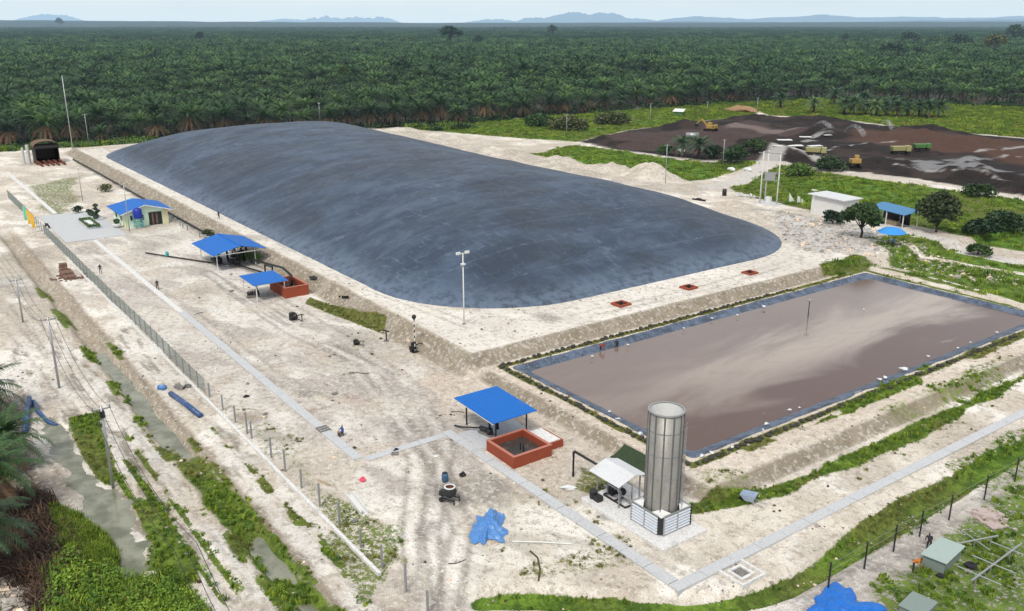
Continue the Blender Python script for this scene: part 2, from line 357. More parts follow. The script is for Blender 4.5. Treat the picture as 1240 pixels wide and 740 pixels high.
M['concrete'] = paint('concrete', (.52,.53,.54), .85, var=.14, sc_=.8, dk=.3, bump=.3, dirt=(.28,.26,.23))
M['concrete_light'] = paint('concrete_light', (.70,.69,.67), .85, var=.18, sc_=.6, dk=.4, bump=.3)
M['sludge'] = paint('wet_sludge', (.06,.055,.05), .25, var=.4, dk=.4)
M['concrete_dark'] = paint('concrete_dark', (.20,.19,.18), .85, var=.35, sc_=1, dk=.4, bump=.4)
M['blue_roof'] = paint('blue_roof', (.006,.135,.50), .5, var=.10, sc_=.5, dirt=(.05,.15,.36), dk=.5, corr=('X', 1.2), spec=.2)
M['white_roof'] = paint('white_roof', (.66,.67,.68), .45, var=.08, sc_=1, dk=.35, corr=('X', 1.3))
M['white'] = paint('white_paint', (.72,.72,.70), .55, var=.08, dk=.25)
M['mint'] = paint('mint_wall', (.74,.94,.74), .8, var=.05, dk=.15, dirt=(.55,.62,.5))
M['cream'] = paint('cream_trim', (.74,.68,.42), .8, var=.08, dk=.2)
M['steel'] = paint('galvanised_steel', (.42,.43,.44), .45, .6, var=.15, dk=.3)
M['grey_metal'] = paint('grey_metal', (.32,.33,.34), .6, .3, var=.2, dk=.3)
M['dark_metal'] = paint('dark_metal', (.035,.037,.04), .5, .3, var=.4, dk=.3, dirt=(.12,.08,.05))
M['black'] = paint('black_plastic', (.018,.018,.02), .5, var=.3, dk=.25, dirt=(.12,.11,.10))
M['red'] = paint('brick_red_paint', (.30,.062,.028), .75, var=.15, dk=.35, dirt=(.13,.05,.035), bump=.3)
M['rust'] = paint('rusty_red_steel', (.16,.05,.03), .8, var=.4, dk=.5, dirt=(.05,.03,.025), bump=.5)
M['brick'] = paint('old_brick', (.22,.13,.10), .9, var=.45, sc_=3, dk=.5, bump=.8)
M['glass'] = paint('dark_glass', (.03,.035,.04), .15, var=.2, dk=.1)
M['tarp'] = paint('blue_tarpaulin', (.09,.25,.58), .5, var=.45, sc_=1.5, dirt=(.42,.56,.78), dk=.7, bump=.5)  # pale mix: lighter cloth plus highlights of the folds painted in
M['tarp2'] = paint('bright_blue_tarpaulin', (.010,.15,.56), .5, var=.2, sc_=1.2, dirt=(.03,.22,.62), dk=.5, bump=.3)
M['teal'] = paint('teal_steel', (.05,.36,.38), .5, var=.15)
M['tank_blue'] = paint('blue_water_tank', (.012,.035,.36), .4, var=.15)
M['yellow'] = paint('yellow_machine_paint', (.40,.27,.08), .55, var=.2, dk=.5, dirt=(.18,.12,.07))
M['lime'] = paint('pale_yellow_paint', (.36,.34,.15), .55, var=.2, dk=.5)
M['green_paint'] = paint('green_machine_paint', (.09,.22,.07), .55, var=.2, dk=.4)
M['flag_green'] = paint('green_cloth', (.15,.5,.32), .8, var=.15, dk=.1)
M['flag_yellow'] = paint('yellow_cloth', (.70,.42,.04), .8, var=.15, dk=.1)
M['rubber'] = paint('rubber', (.02,.02,.02), .8, var=.3)
M['skin'] = paint('skin', (.28,.15,.09), .6, var=.1, dk=0); M['hair'] = paint('black_hair', (.012,.01,.009), .6, dk=0)
for k, c in (('cl_dark', (.025,.025,.03)), ('cl_grey', (.12,.12,.13)), ('cl_red', (.45,.03,.03)), ('cl_blue', (.03,.09,.30)), ('cl_orange', (.55,.18,.03)), ('cl_white', (.6,.6,.6))):
    M[k] = paint('cloth_'+k[3:], c, .85, var=.2, dk=.1)
M['galv_net'] = paint('wire_mesh', (.20,.24,.22), .6, .3, var=.2, dk=.1)
M['cardboard'] = paint('pale_timber', (.45,.36,.24), .85, var=.3, dk=.3)
M['bag'] = paint('dark_woven_sack', (.05,.047,.042), .85, var=.5, sc_=3, dk=.5, dirt=(.16,.15,.09))
M['foam'] = paint('white_sacking', (.72,.74,.74), .7, var=.15, dk=.2)
M['net'] = paint('dark_green_netting', (.035,.06,.028), .9, var=.5, sc_=2, dk=.3, dirt=(.10,.10,.05), bump=.5)
M['box_grey'] = paint('grey_green_sheet', (.22,.27,.25), .6, var=.1, dk=.3)
M['pale_pink'] = paint('broken_plaster', (.48,.39,.36), .85, var=.2)
M['liner_blue'] = None

# flare stack shell
t = NT('stack_shell'); n = t.noise(.7, 4, .6, t.scl(t.obj(), (1,1,.35))); n2 = t.noise(9, 3, .6, t.obj())
c = t.mix(t.map(n, .35, .65), (.27,.262,.235), (.37,.36,.33)); c = t.mix(t.map(n2, .3, .7, 0, .4), c, (.17,.16,.15))
t.set(c, .5, .35); M['shell'] = t.m

# ground
t = NT('ground_soil'); A = t.attr('Col'); K = t.sep(t.attr('Msk'))
nf = t.noise(1.9, 6, .68); nf2 = t.noise(7.5, 4, .62); nf3 = t.noise(.45, 5, .6)
vo = t.n('ShaderNodeTexVoronoi'); vo.inputs['Scale'].default_value = 2.3; t.l(t.pos(), vo.inputs['Vector'])
nb_ = t.noise(1.1, 7, .72)
c = t.mix(t.map(nb_, .40, .50, .72, .0), A, t.mix(.62, A, (.21,.17,.13)))
c = t.mix(t.map(nf, .52, .60, 0, .6), c, t.mix(.55, A, (.94,.91,.86)))
c = t.mix(t.map(nf2, .34, .47, .72, 0), c, t.mix(.62, A, (.13,.11,.09)))
c = t.mix(t.map(nf3, .56, .72, 0, .35), c, t.mix(.5, A, (.34,.31,.28)))
peb = t.m_('MULTIPLY', t.map(vo.outputs[0], .05, .20, 1, 0), t.map(t.noise(.8, 3, .6), .50, .60))
c = t.mix(t.m_('MULTIPLY', peb, .35), c, t.mix(.7, A, (.10,.09,.08)))
c = t.mix(K[2], c, t.mix(t.map(nf, .35, .65), t.mix(.3, A, (.01,.008,.006)), t.mix(.14, A, (.12,.08,.065))))
vs = t.m_('ADD', K[0], t.m_('MULTIPLY', t.m_('SUBTRACT', t.m_('ADD', t.m_('MULTIPLY', nf, .6), t.m_('MULTIPLY', nf2, .4)), .5), 2.0))
vm = t.map(vs, .42, .62)
g1 = t.mix(t.map(nf, .35, .65), (.075,.085,.022), (.20,.195,.055)); g2 = t.mix(t.map(nf3, .4, .62), (.07,.15,.016), (.18,.31,.032))
g2 = t.mix(t.map(nf, .35, .6, .55, 0), g2, (.03,.07,.012))
g = t.mix(K[1], g1, g2); g = t.mix(t.map(nf2, .3, .55, .5, 0), g, (.02,.035,.008))
c = t.mix(vm, c, g)
t.set(c, .9, 0, .15)
hb = t.m_('ADD', t.m_('MULTIPLY', nf, 1.0), t.m_('MULTIPLY', nf2, .35)); hb = t.m_('ADD', hb, t.m_('MULTIPLY', peb, .15))
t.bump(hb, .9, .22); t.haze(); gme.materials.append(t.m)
ground = bpy.data.objects.new('ground', gme); C.objects.link(ground); ground['kind'] = 'structure'

# lagoon cover membrane
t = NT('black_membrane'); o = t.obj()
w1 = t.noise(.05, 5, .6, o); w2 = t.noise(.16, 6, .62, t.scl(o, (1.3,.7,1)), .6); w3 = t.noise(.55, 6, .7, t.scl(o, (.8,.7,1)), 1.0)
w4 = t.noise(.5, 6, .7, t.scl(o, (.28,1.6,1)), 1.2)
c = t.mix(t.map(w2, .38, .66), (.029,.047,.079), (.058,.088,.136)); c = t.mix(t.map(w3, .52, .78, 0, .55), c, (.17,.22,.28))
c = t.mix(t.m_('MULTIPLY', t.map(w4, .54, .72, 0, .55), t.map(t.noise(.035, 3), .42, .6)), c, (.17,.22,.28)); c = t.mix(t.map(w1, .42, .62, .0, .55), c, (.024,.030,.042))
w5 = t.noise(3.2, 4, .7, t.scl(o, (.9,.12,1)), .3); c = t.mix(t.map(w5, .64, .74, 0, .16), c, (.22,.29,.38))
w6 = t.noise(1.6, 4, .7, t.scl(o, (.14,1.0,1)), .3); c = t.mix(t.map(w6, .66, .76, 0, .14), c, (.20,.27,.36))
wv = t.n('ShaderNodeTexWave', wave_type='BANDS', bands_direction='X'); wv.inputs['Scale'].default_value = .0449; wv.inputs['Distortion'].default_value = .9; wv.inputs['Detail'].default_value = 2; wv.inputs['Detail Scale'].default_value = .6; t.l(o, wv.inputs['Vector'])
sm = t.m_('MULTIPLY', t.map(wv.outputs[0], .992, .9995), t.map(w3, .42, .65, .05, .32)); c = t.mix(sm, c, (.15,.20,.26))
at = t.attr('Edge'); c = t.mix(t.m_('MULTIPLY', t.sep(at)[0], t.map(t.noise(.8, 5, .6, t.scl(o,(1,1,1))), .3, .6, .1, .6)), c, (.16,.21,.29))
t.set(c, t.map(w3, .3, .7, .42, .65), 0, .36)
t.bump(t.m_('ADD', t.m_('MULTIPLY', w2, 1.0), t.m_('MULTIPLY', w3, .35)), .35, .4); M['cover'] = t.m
# blue-grey pond liner
t = NT('blue_liner'); o = t.obj(); a1 = t.noise(.7, 5, .65, o); a2 = t.noise(3.2, 4, .6, o)
c = t.mix(t.map(a1, .35, .65), (.036,.052,.08), (.10,.135,.20)); c = t.mix(t.map(a2, .58, .7, 0, .45), c, (.42,.48,.56)); t.set(c, .45, 0, .5); t.bump(a2, .6, .12); M['liner'] = t.m
# pond effluent; the pale band is a cloud reflection painted into its colour
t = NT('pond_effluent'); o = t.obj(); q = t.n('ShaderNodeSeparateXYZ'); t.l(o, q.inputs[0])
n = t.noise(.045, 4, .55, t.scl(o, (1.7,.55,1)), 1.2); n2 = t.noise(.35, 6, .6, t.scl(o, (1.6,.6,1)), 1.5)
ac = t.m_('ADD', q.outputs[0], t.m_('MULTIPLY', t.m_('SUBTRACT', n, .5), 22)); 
cloud_refl = t.m_('MULTIPLY', t.map(ac, -75, -66), t.map(t.m_('ADD', q.outputs[1], t.m_('MULTIPLY', t.m_('SUBTRACT', n, .5), 30)), 60, 92, .25, 1)); c = t.mix(cloud_refl, (.175,.125,.104), (.37,.305,.25)); c = t.mix(t.map(ac, -64.0, -56.5), c, (.095,.046,.031))
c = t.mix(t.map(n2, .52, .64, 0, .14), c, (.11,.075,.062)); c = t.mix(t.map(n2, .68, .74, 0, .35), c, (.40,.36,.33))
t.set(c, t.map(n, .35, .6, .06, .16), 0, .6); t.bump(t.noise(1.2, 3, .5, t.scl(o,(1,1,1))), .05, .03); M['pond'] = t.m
t = NT('milky_ditch_water'); n = t.noise(.5, 5, .6); c = t.mix(t.map(n, .35, .65), (.14,.145,.095), (.27,.27,.20)); t.set(c, .12, 0, .5); t.bump(t.noise(3, 3), .08, .02); M['ditch'] = t.m

# foliage
def foliage(name, dark, light, spec=.3, rough=.55, at='Tint'):
    t = NT(name); n = t.noise(.35, 4, .6); n2 = t.noise(2.5, 3, .6); oi = t.n('ShaderNodeObjectInfo').outputs['Random']
    f = t.m_('MULTIPLY', t.m_('ADD', t.map(n, .3, .7, 0, .55), t.map(n2, .3, .7, 0, .45)), t.map(t.noise(.011, 4, .6), .35, .62, .55, 1.15))
    c = t.mix(f, dark, light); c = t.mix(t.map(oi, 0, .5, .5, 0, False), c, tuple(x*.6 for x in dark)); c = t.mix(t.map(oi, .6, 1, 0, .55, False), c, (light[0]*2.0, light[1]*1.6, light[2]*1.3))
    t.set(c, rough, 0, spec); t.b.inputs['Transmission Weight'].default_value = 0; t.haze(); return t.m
M['palm'] = foliage('shaded_palm_leaf', (.003,.010,.004), (.024,.056,.019), .2, .6)  # older lower fronds, darkened to paint in the shade inside the canopy
M['palm_top'] = foliage('young_lit_palm_leaf', (.014,.042,.011), (.078,.170,.044), .3, .5)  # paler young upper fronds, with sunlit highlights painted into the leaf colour
M['palm_far'] = foliage('far_palm_leaf', (.006,.021,.008), (.040,.090,.034), .1, .7)
M['palm_pale'] = foliage('pale_palm_leaf', (.03,.065,.03), (.10,.18,.08), .3, .5)
M['palm_near'] = foliage('palm_leaf_bright', (.010,.032,.008), (.05,.125,.025), .45, .45)
M['palm_dead'] = foliage('dead_palm_leaf', (.055,.036,.022), (.18,.125,.08), .1, .85)
M['palm_trunk'] = foliage('palm_trunk', (.03,.022,.016), (.09,.068,.05), .1, .9)
M['bark'] = foliage('bark', (.06,.045,.035), (.14,.11,.085), .1, .9); M['pale_bark'] = foliage('pale_bark', (.35,.33,.30), (.5,.48,.44), .1, .9)
M['leaf'] = foliage('tree_leaf', (.016,.042,.010), (.075,.15,.028)); M['leaf_dark'] = foliage('dark_tree_leaf', (.009,.026,.009), (.038,.08,.026))
M['leaf_olive'] = foliage('olive_tree_leaf', (.022,.036,.012), (.085,.105,.038))
M['grass'] = foliage('grass_blades', (.07,.13,.014), (.21,.31,.04), .15, .8); M['weed'] = foliage('weed_leaf', (.08,.095,.02), (.23,.25,.065), .15, .8); M['vine'] = foliage('bright_vine_leaf', (.035,.10,.008), (.17,.30,.025))
M['twig'] = foliage('dry_twigs', (.05,.033,.024), (.15,.105,.075), .1, .9)
M['stone'] = foliage('pale_stone', (.30,.27,.23), (.62,.58,.52), .2, .9)

# ------------------------------------------------------------------ mesh building
class MB:
    def __init__(s): s.v = []; s.f = []; s.m = []; s.k = 0
    def add(s, vs, fs):
        o = len(s.v); s.v += [tuple(v) for v in vs]; s.f += [tuple(i+o for i in f) for f in fs]; s.m += [s.k]*len(fs); return s
    def mat(s, k): s.k = k; return s
    def box(s, x0, x1, y0, y1, z0, z1, rz=0, c=None):
        vs = [(x, y, z) for z in (z0, z1) for x, y in ((x0,y0),(x1,y0),(x1,y1),(x0,y1))]
        if rz:
            cx, cy = c or ((x0+x1)/2, (y0+y1)/2); ca, sa = math.cos(rz), math.sin(rz)
            vs = [(cx+(x-cx)*ca-(y-cy)*sa, cy+(x-cx)*sa+(y-cy)*ca, z) for x, y, z in vs]
        return s.add(vs, [(0,3,2,1),(4,5,6,7),(0,1,5,4),(1,2,6,5),(2,3,7,6),(3,0,4,7)])
    def beam(s, p, q, w, h=None):
        p, q = Vector(p), Vector(q); d = (q-p).normalized(); h = h or w
        u = d.cross(Vector((0,0,1))); u = u.normalized() if u.length > 1e-3 else Vector((1,0,0)); n = u.cross(d)
        vs = [c+u*sx*w/2+n*sy*h/2 for c in (p, q) for sx, sy in ((-1,-1),(1,-1),(1,1),(-1,1))]
        return s.add(vs, [(0,1,2,3),(7,6,5,4),(0,4,5,1),(1,5,6,2),(2,6,7,3),(3,7,4,0)])
    def tube(s, pts, r, n=8, r1=None):
        pts = [Vector(p) for p in pts]; L = len(pts); vs = []; fs = []
        for i, p in enumerate(pts):
            d = (pts[min(i+1, L-1)]-pts[max(i-1, 0)]).normalized(); u = d.cross(Vector((0,0,1)))
            u = u.normalized() if u.length > 1e-3 else Vector((1,0,0)); w = u.cross(d); rr = r if r1 is None else r+(r1-r)*i/(L-1)
            vs += [p+(u*math.cos(2*math.pi*k/n)+w*math.sin(2*math.pi*k/n))*rr for k in range(n)]
        for i in range(L-1):
            fs += [(i*n+k, i*n+(k+1) % n, (i+1)*n+(k+1) % n, (i+1)*n+k) for k in range(n)]
        fs += [tuple(range(n))[::-1], tuple(range((L-1)*n, L*n))]
        return s.add(vs, fs)
    def lathe(s, prof, c=(0,0), n=24, cap=True):
        vs = [(c[0]+r*math.cos(2*math.pi*k/n), c[1]+r*math.sin(2*math.pi*k/n), z) for r, z in prof for k in range(n)]; L = len(prof)
        fs = [(i*n+k, i*n+(k+1) % n, (i+1)*n+(k+1) % n, (i+1)*n+k) for i in range(L-1) for k in range(n)]
        if cap: fs += [tuple(range(n))[::-1], tuple(range((L-1)*n, L*n))]
        return s.add(vs, fs)
    def sheet(s, pts, th=.04):
        """a slab from four 3-D corners (counter-clockwise from above)"""
        lo = [(x, y, z-th) for x, y, z in pts]; n = len(pts)
        return s.add(list(pts)+lo, [tuple(range(n)), tuple(range(n, 2*n))[::-1]]+[(i, n+i, n+(i+1) % n, (i+1) % n) for i in range(n)])
    def blob(s, c, r, seed=0, n=10, sq=(1,1,1), rough=.25):
        rr = random.Random(seed); vs = []; fs = []; m = n//2
        ph = [rr.uniform(0, 6.28) for _ in range(6)]
        for i in range(m+1):
            th = math.pi*i/m
            for k in range(n):
                a = 2*math.pi*k/n; d = 1+rough*(math.sin(2*a+ph[0]+3*th)*.5+math.sin(3*a+ph[1])*.3*math.sin(2*th+ph[2])+rr.uniform(-.2,.2)*(0 < i < m))
                vs.append((c[0]+r*sq[0]*d*math.sin(th)*math.cos(a), c[1]+r*sq[1]*d*math.sin(th)*math.sin(a), c[2]+r*sq[2]*d*math.cos(th)))
        for i in range(m): fs += [((i+1)*n+k, (i+1)*n+(k+1) % n, i*n+(k+1) % n, i*n+k) for k in range(n)]
        return s.add(vs, fs)
    def mesh(s, name, mats, smooth=False):
        me = bpy.data.meshes.new(name); me.from_pydata(s.v, [], s.f)
        for m in (mats if isinstance(mats, (list, tuple)) else [mats]): me.materials.append(m)
        if s.k or any(s.m): me.polygons.foreach_set('material_index', s.m)
        if smooth: me.polygons.foreach_set('use_smooth', [True]*len(me.polygons))
        me.update(); return me
    def build(s, name, mat, parent=None, smooth=False, bevel=0):
        o = bpy.data.objects.new(name, s.mesh(name, mat, smooth)); C.objects.link(o)
        if parent: o.parent = parent
        if bevel:
            b = o.modifiers.new('bevel', 'BEVEL'); b.width = bevel; b.segments = 2; b.limit_method = 'ANGLE'
        return o
def tag(o, label=None, cat=None, group=None, kind=None):
    if label: o['label'] = label
    if cat: o['category'] = cat
    if group: o['group'] = group
    if kind: o['kind'] = kind
    return o
def thing(name, label, cat, loc, rz=0, group=None):
    o = bpy.data.objects.new(name, None); C.objects.link(o); o.location = loc; o.rotation_euler = (0, 0, rz); o.empty_display_size = .3
    return tag(o, label, cat, group)
def dup(root, loc, rz=0, label=None, group=None, s=1):
    r = root.copy(); C.objects.link(r); r.location = loc; r.rotation_euler = (0, 0, rz); r.scale = (s, s, s)
    if label: r['label'] = label
    if group: r['group'] = group
    for ch in list(root.children):
        c = ch.copy(); C.objects.link(c); c.parent = r
        for g in ch.children: d = g.copy(); C.objects.link(d); d.parent = c
    return r
def G(a, b, dz=0): return (a, b, hz(a, b)+dz)
def GS(px, py, dz=0):
    a, b = S(px, py); z = hz(a, b)
    for _ in range(4): a, b = S(px, py, z); z = hz(a, b)
    return (a, b, z+dz)
# ================================================================== LAGOON COVER
def roundrect(A0, A1, B0, B1, Rr, n, skew=0):
    pts = []
    for cx, cy, a0 in ((A1-Rr,B1-Rr,0),(A0+Rr,B1-Rr,90),(A0+Rr,B0+Rr,180),(A1-Rr,B0+Rr,270)):
        for i in range(0, 91, 5):
            t = R(a0+i); pts.append((cx+Rr*math.cos(t), cy+Rr*math.sin(t)))
    pts.append(pts[0]); pts = np.array(pts); Ls = np.r_[0, np.cumsum(np.hypot(*np.diff(pts, axis=0).T))]
    s = np.linspace(0, Ls[-1], n, endpoint=False); b = np.c_[np.interp(s, Ls, pts[:,0]), np.interp(s, Ls, pts[:,1])]
    b[:,1] += (b[:,1]-B0)/(B1-B0)*skew*(A1-b[:,0])/(A1-A0); return b
A0, A1, B0, B1, SK = -303, -93.5, 58.3, 139, 10
nb, nr = 900, 90
bd = roundrect(A0, A1, B0, B1, 21, nb, SK); mid = (A0+A1)/2; half = (A1-A0)/2-55
ra = mid+half*np.tanh((bd[:,0]-mid)/half*1.15)/np.tanh(1.15*(half+55)/half); rb = np.full(nb, (B0+B1)/2)+SK*.5*(A1-ra)/(A1-A0)
rr_ = (np.linspace(0, 1, nr+1)[::-1])**.8; rr_ = rr_[:, None]
X = ra+(bd[:,0]-ra)*rr_; Y = rb+(bd[:,1]-rb)*rr_; Z = 2.02+9.5*(1-rr_**2)**.9+0*X
inn = np.clip(1-rr_, 0, 1)
k = ss(1-rr_, 0, .10)
Z = Z+k*(.06*np.sin(X/14*2*np.pi+.9*np.sin(Y/14)+2*fbm(X, Y, 30, 2, 70))+.8*(fbm(X, Y*.6, 26, 2, 71)-.5)+.45*(fbm(X, Y*.6, 8, 3, 72)-.5))+(1-k)*ss(1-rr_, 0, .004)*.12*(fbm(X, Y, 1.5, 2, 73))
V = np.stack([X.ravel(), Y.ravel(), Z.ravel()], -1); V = np.vstack([V, np.c_[bd*1.0+np.sign(bd-np.array([mid, 98]))*.25, np.full(nb, 1.7)]])
i = np.arange(nr*nb); r_, c_ = i//nb, i % nb
Q = np.stack([r_*nb+c_, r_*nb+(c_+1) % nb, (r_+1)*nb+(c_+1) % nb, (r_+1)*nb+c_], -1)
o_ = (nr+1)*nb; cc = np.arange(nb)
Q = np.vstack([Q, np.stack([o_+cc, o_+(cc+1) % nb, (cc+1) % nb, cc], -1)])
me = np_mesh('lagoon_cover', V, Q); E = np.zeros((len(V), 3)); E[:len(X.ravel()), 0] = (ss(rr_+0*X, .88, 1.0)).ravel(); E[len(X.ravel()):, 0] = 1
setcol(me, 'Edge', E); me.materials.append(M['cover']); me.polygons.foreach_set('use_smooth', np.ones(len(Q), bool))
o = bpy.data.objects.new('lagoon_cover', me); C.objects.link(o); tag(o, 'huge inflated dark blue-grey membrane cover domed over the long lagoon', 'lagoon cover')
# ================================================================== POND
t_ = thing('pond_liner', 'blue-grey plastic liner sheet around the rim of the brown pond', 'liner', (0,0,0))
def rect_ring(ins, z, n=420, j=0, seed=0):
    b = roundrect(-79.8-.0+ins, -51.3-ins, 58.3+ins, 129.5-ins, .6, n)
    if j: b = b+j*(np.c_[fbm(b[:,0], b[:,1], 2.2, 3, seed), fbm(b[:,0], b[:,1], 2.2, 3, seed+9)]-.5)
    return np.c_[b, z+.10*(fbm(b[:,0], b[:,1], 1.3, 3, seed+5)-.5)]
rings = [rect_ring(-.25, .93, j=.5, seed=80), rect_ring(-.0, 1.0, j=.3, seed=81), rect_ring(.35, .86, j=.2, seed=82), rect_ring(1.0, .62, j=.1, seed=83), rect_ring(1.8, .34, seed=84), rect_ring(4, -.5, seed=85)]
n = 420; V = np.vstack(rings); Q = np.vstack([np.stack([k*n+cc[:n], k*n+(cc[:n]+1) % n, (k+1)*n+(cc[:n]+1) % n, (k+1)*n+cc[:n]], -1) for k in range(len(rings)-1)])
me = np_mesh('liner_sheet', V, Q); me.materials.append(M['liner']); me.polygons.foreach_set('use_smooth', np.ones(len(Q), bool))
o = bpy.data.objects.new('liner_sheet', me); C.objects.link(o); o.parent = t_
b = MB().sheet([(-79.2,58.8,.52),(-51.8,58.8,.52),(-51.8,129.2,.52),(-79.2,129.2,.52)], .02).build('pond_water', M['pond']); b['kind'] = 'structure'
b = MB().sheet([(-118,18.2,-.60),(-30,18.2,-.62),(-30,22.4,-.62),(-118,22.4,-.60)], .02).build('ditch_water', M['ditch']); b['kind'] = 'structure'
b = MB().sheet([(-106,6,-.2),(-60,6,-.2),(-60,16.5,-.2),(-106,16.5,-.2)], .02).build('pool_water', M['ditch']); b['kind'] = 'structure'
sb = MB().blob((0,0,.16), .30, 3, 10, (1.25,.8,.55), .25).mesh('sandbag', M['bag'], True)
def inst(name, me, loc, rz=0, s=1, label=None, cat=None, group=None):
    o = bpy.data.objects.new(name, me); C.objects.link(o); o.location = loc; o.rotation_euler = (0,0,rz); o.scale = (s, s, s) if not isinstance(s, tuple) else s
    return tag(o, label, cat, group)
rim = roundrect(-81.0, -50.1, 57.1, 130.7, .6, 230)
for q, (a, b) in enumerate(rim):
    if b > 118 or (a < -78 and b > 112): continue
    inst('sandbag', sb, G(a+rnd.uniform(-.15,.15), b+rnd.uniform(-.15,.15), -.04), rnd.uniform(0, 3), rnd.uniform(.7,1.25), 'dark woven sandbag weighing down the liner along the rim of the brown pond', 'sandbag', 'sandbags along the pond rim')
wf = MB().blob((0,0,.1), .30, 5, 12, (1.2,.9,.35), .6).mesh('sacking', M['foam'], True)
for px, py, s in ((1046,374,.7),(925,371,1.4),(893,381,.8),(862,385,.8),(828,397,.7),(760,417,.8),(717,431,.8),(850,552,1.2),(862,548,1.1),(887,541,.9),(928,513,1.1),(924,520,.7),(956,496,.9),(968,493,.6),(1065,459,1.1),(1072,457,1.3),(1094,447,1.9),(1124,431,.9),(1160,421,.8),(1175,414,.6),(1207,402,.8),(748,507,1.0),(738,498,.8),(775,525,1.2),(790,533,1.0),(1190,360,.7),(1222,372,.8)):
    a, b = S(px, py, .95); inst('white_sacking', wf, (a, b, .88), rnd.uniform(0,3), s*.7, 'crumpled scrap of white sacking left on the edge of the pond liner', 'sacking', 'white scraps on the pond liner')
# ================================================================== PATHS
def slabpath(name, a0, a1, b0, b1, z, L, mat, along='a'):
    m = MB(); n = max(1, int(round(((a1-a0) if along == 'a' else (b1-b0))/L)))
    for k in range(n):
        dz = rnd.uniform(-.012,.012)
        if along == 'a': s0 = a0+(a1-a0)*k/n; s1 = a0+(a1-a0)*(k+1)/n-.05; m.box(s0, s1, b0, b1, -.6, z+dz)
        else: s0 = b0+(b1-b0)*k/n; s1 = b0+(b1-b0)*(k+1)/n-.05; m.box(a0, a1, s0, s1, -.6, z+dz)
    o = m.build(name, mat, None, bevel=.015); o['kind'] = 'structure'; return o
slabpath('path_south', -39.2, -38.2, 42.9, 122, .16, 3.2, M['concrete'], 'b')
slabpath('path_east', -71.2, -39.25, 42.9, 43.95, .15, 2.6, M['concrete'])
slabpath('path_cross', -71.0, -70.1, 33.95, 42.85, .14, 2.6, M['concrete'], 'b')
slabpath('path_yard', -127, -71.0, 32.9, 33.9, .15, 2.8, M['concrete'])
slabpath('path_white', -182, -127.05, 32.95, 33.75, .17, 4.0, M['concrete_light'])
slabpath('path_far', -283, -214, 31.6, 32.5, .16, 4.0, M['concrete_light'])
m = MB()
for k in range(3): m.box(-79.6+.5*k, -79.35+.5*k, 32.8, 34.0, .15, .24)
m.build('drain_grating', M['concrete_dark']); tag(bpy.data.objects['drain_grating'], 'three dark bars of a drain grating across the yard path', 'grating')
o = MB().box(-213,-183.5,28.5,39.6,-.5,.12).build('pavement', M['concrete']); o['kind'] = 'structure'
o = MB().box(-70.0,-65.7,44.1,50.6,-.4,.12).build('pavement_pump', M['concrete']); o['kind'] = 'structure'
# fence
P_ = thing('chain_link_fence', 'long grey-green chain-link fence with concrete footing beside the yard', 'fence', (0,26.6,0))
m = MB(); m.box(-170,-97.05,-.55,-.30,-.3,.22); m.box(-97,-53,-.62,-.34,-.3,.28); m.build('footing', M['concrete_light'], P_)
L_ = 2.75; nx = 53; wire = MB(); stp = .26
h_ = 1.75
kx = -h_
while kx < L_:
    for sg in (1, -1):
        x0, x1 = (kx, kx+h_) if sg == 1 else (kx+h_, kx); z0, z1 = .12, .12+h_
        xa, za, xb, zb = x0, z0, x1, z1
        if xa > xb: xa, za, xb, zb = xb, zb, xa, za
        if xb <= 0 or xa >= L_: continue
        if xa < 0: za += (zb-za)*(0-xa)/(xb-xa); xa = 0
        if xb > L_: zb = za+(zb-za)*(L_-xa)/(xb-xa); xb = L_
        wire.beam((xa,.012*sg,za), (xb,.012*sg,zb), .016)
    kx += stp
wire.tube([(0,0,1.9),(L_,0,1.9)], .03, 5); wire.tube([(0,0,.14),(L_,0,.14)], .025, 5)
wme = wire.mesh('wire_panel', M['galv_net']); pme = MB().box(-.06,.06,-.06,.06,-.4,2.05).mesh('post', M['grey_metal'])
a = -241.0; q = 0
while a < -97.5:
    if not (-208 < a < -196):
        w = bpy.data.objects.new('wire_panel', wme); C.objects.link(w); w.parent = P_; w.location = (a, 0, hz(a, 26.6)+.02)
    p_ = bpy.data.objects.new('post', pme); C.objects.link(p_); p_.parent = P_; p_.location = (a, 0, hz(a, 26.6)); a += L_
fpm = MB().box(-.07,.07,-.07,.07,-.5,2.0).mesh('fence_post', M['grey_metal'])
for k, (px, py) in enumerate(((253,481),(269,497),(284,512),(299,526),(299,533),(325,556),(341,573),(363,592),(385,614),(407,638),(432,664),(458,690),(488,718),(520,742))):
    a, b = S(px, py); inst('fence_post', fpm, G(a, 26.75), rnd.uniform(0,.5), (1,1,rnd.uniform(.85,1.25)), 'bare grey fence post still without wire, standing along the concrete footing', 'fence post', 'bare fence posts along the footing')
t_ = thing('wire_fence', 'rusty post-and-wire fence below the grassy ditch in the right corner', 'fence', (0,0,0))
prev = None
for px, py in ((1010,720),(1056,695),(1087,672),(1116,652),(1145,650),(1145,628),(1180,600),(1215,578),(1250,560)):
    if py == 650: continue
    a, b = S(px, py); a = -31.9; z = hz(a, b); m = MB().box(a-.05,a+.05,b-.05,b+.05,z-.3,z+2.4); m.build('post', M['dark_metal'], t_)
    if prev:
        w = MB()
        for hh in (.5, 1.1, 1.7, 2.25): w.tube([(prev[0],prev[1],prev[2]+hh), (a,b,z+hh)], .012, 4)
        w.build('wire', M['grey_metal'], t_)
    prev = (a, b, z)
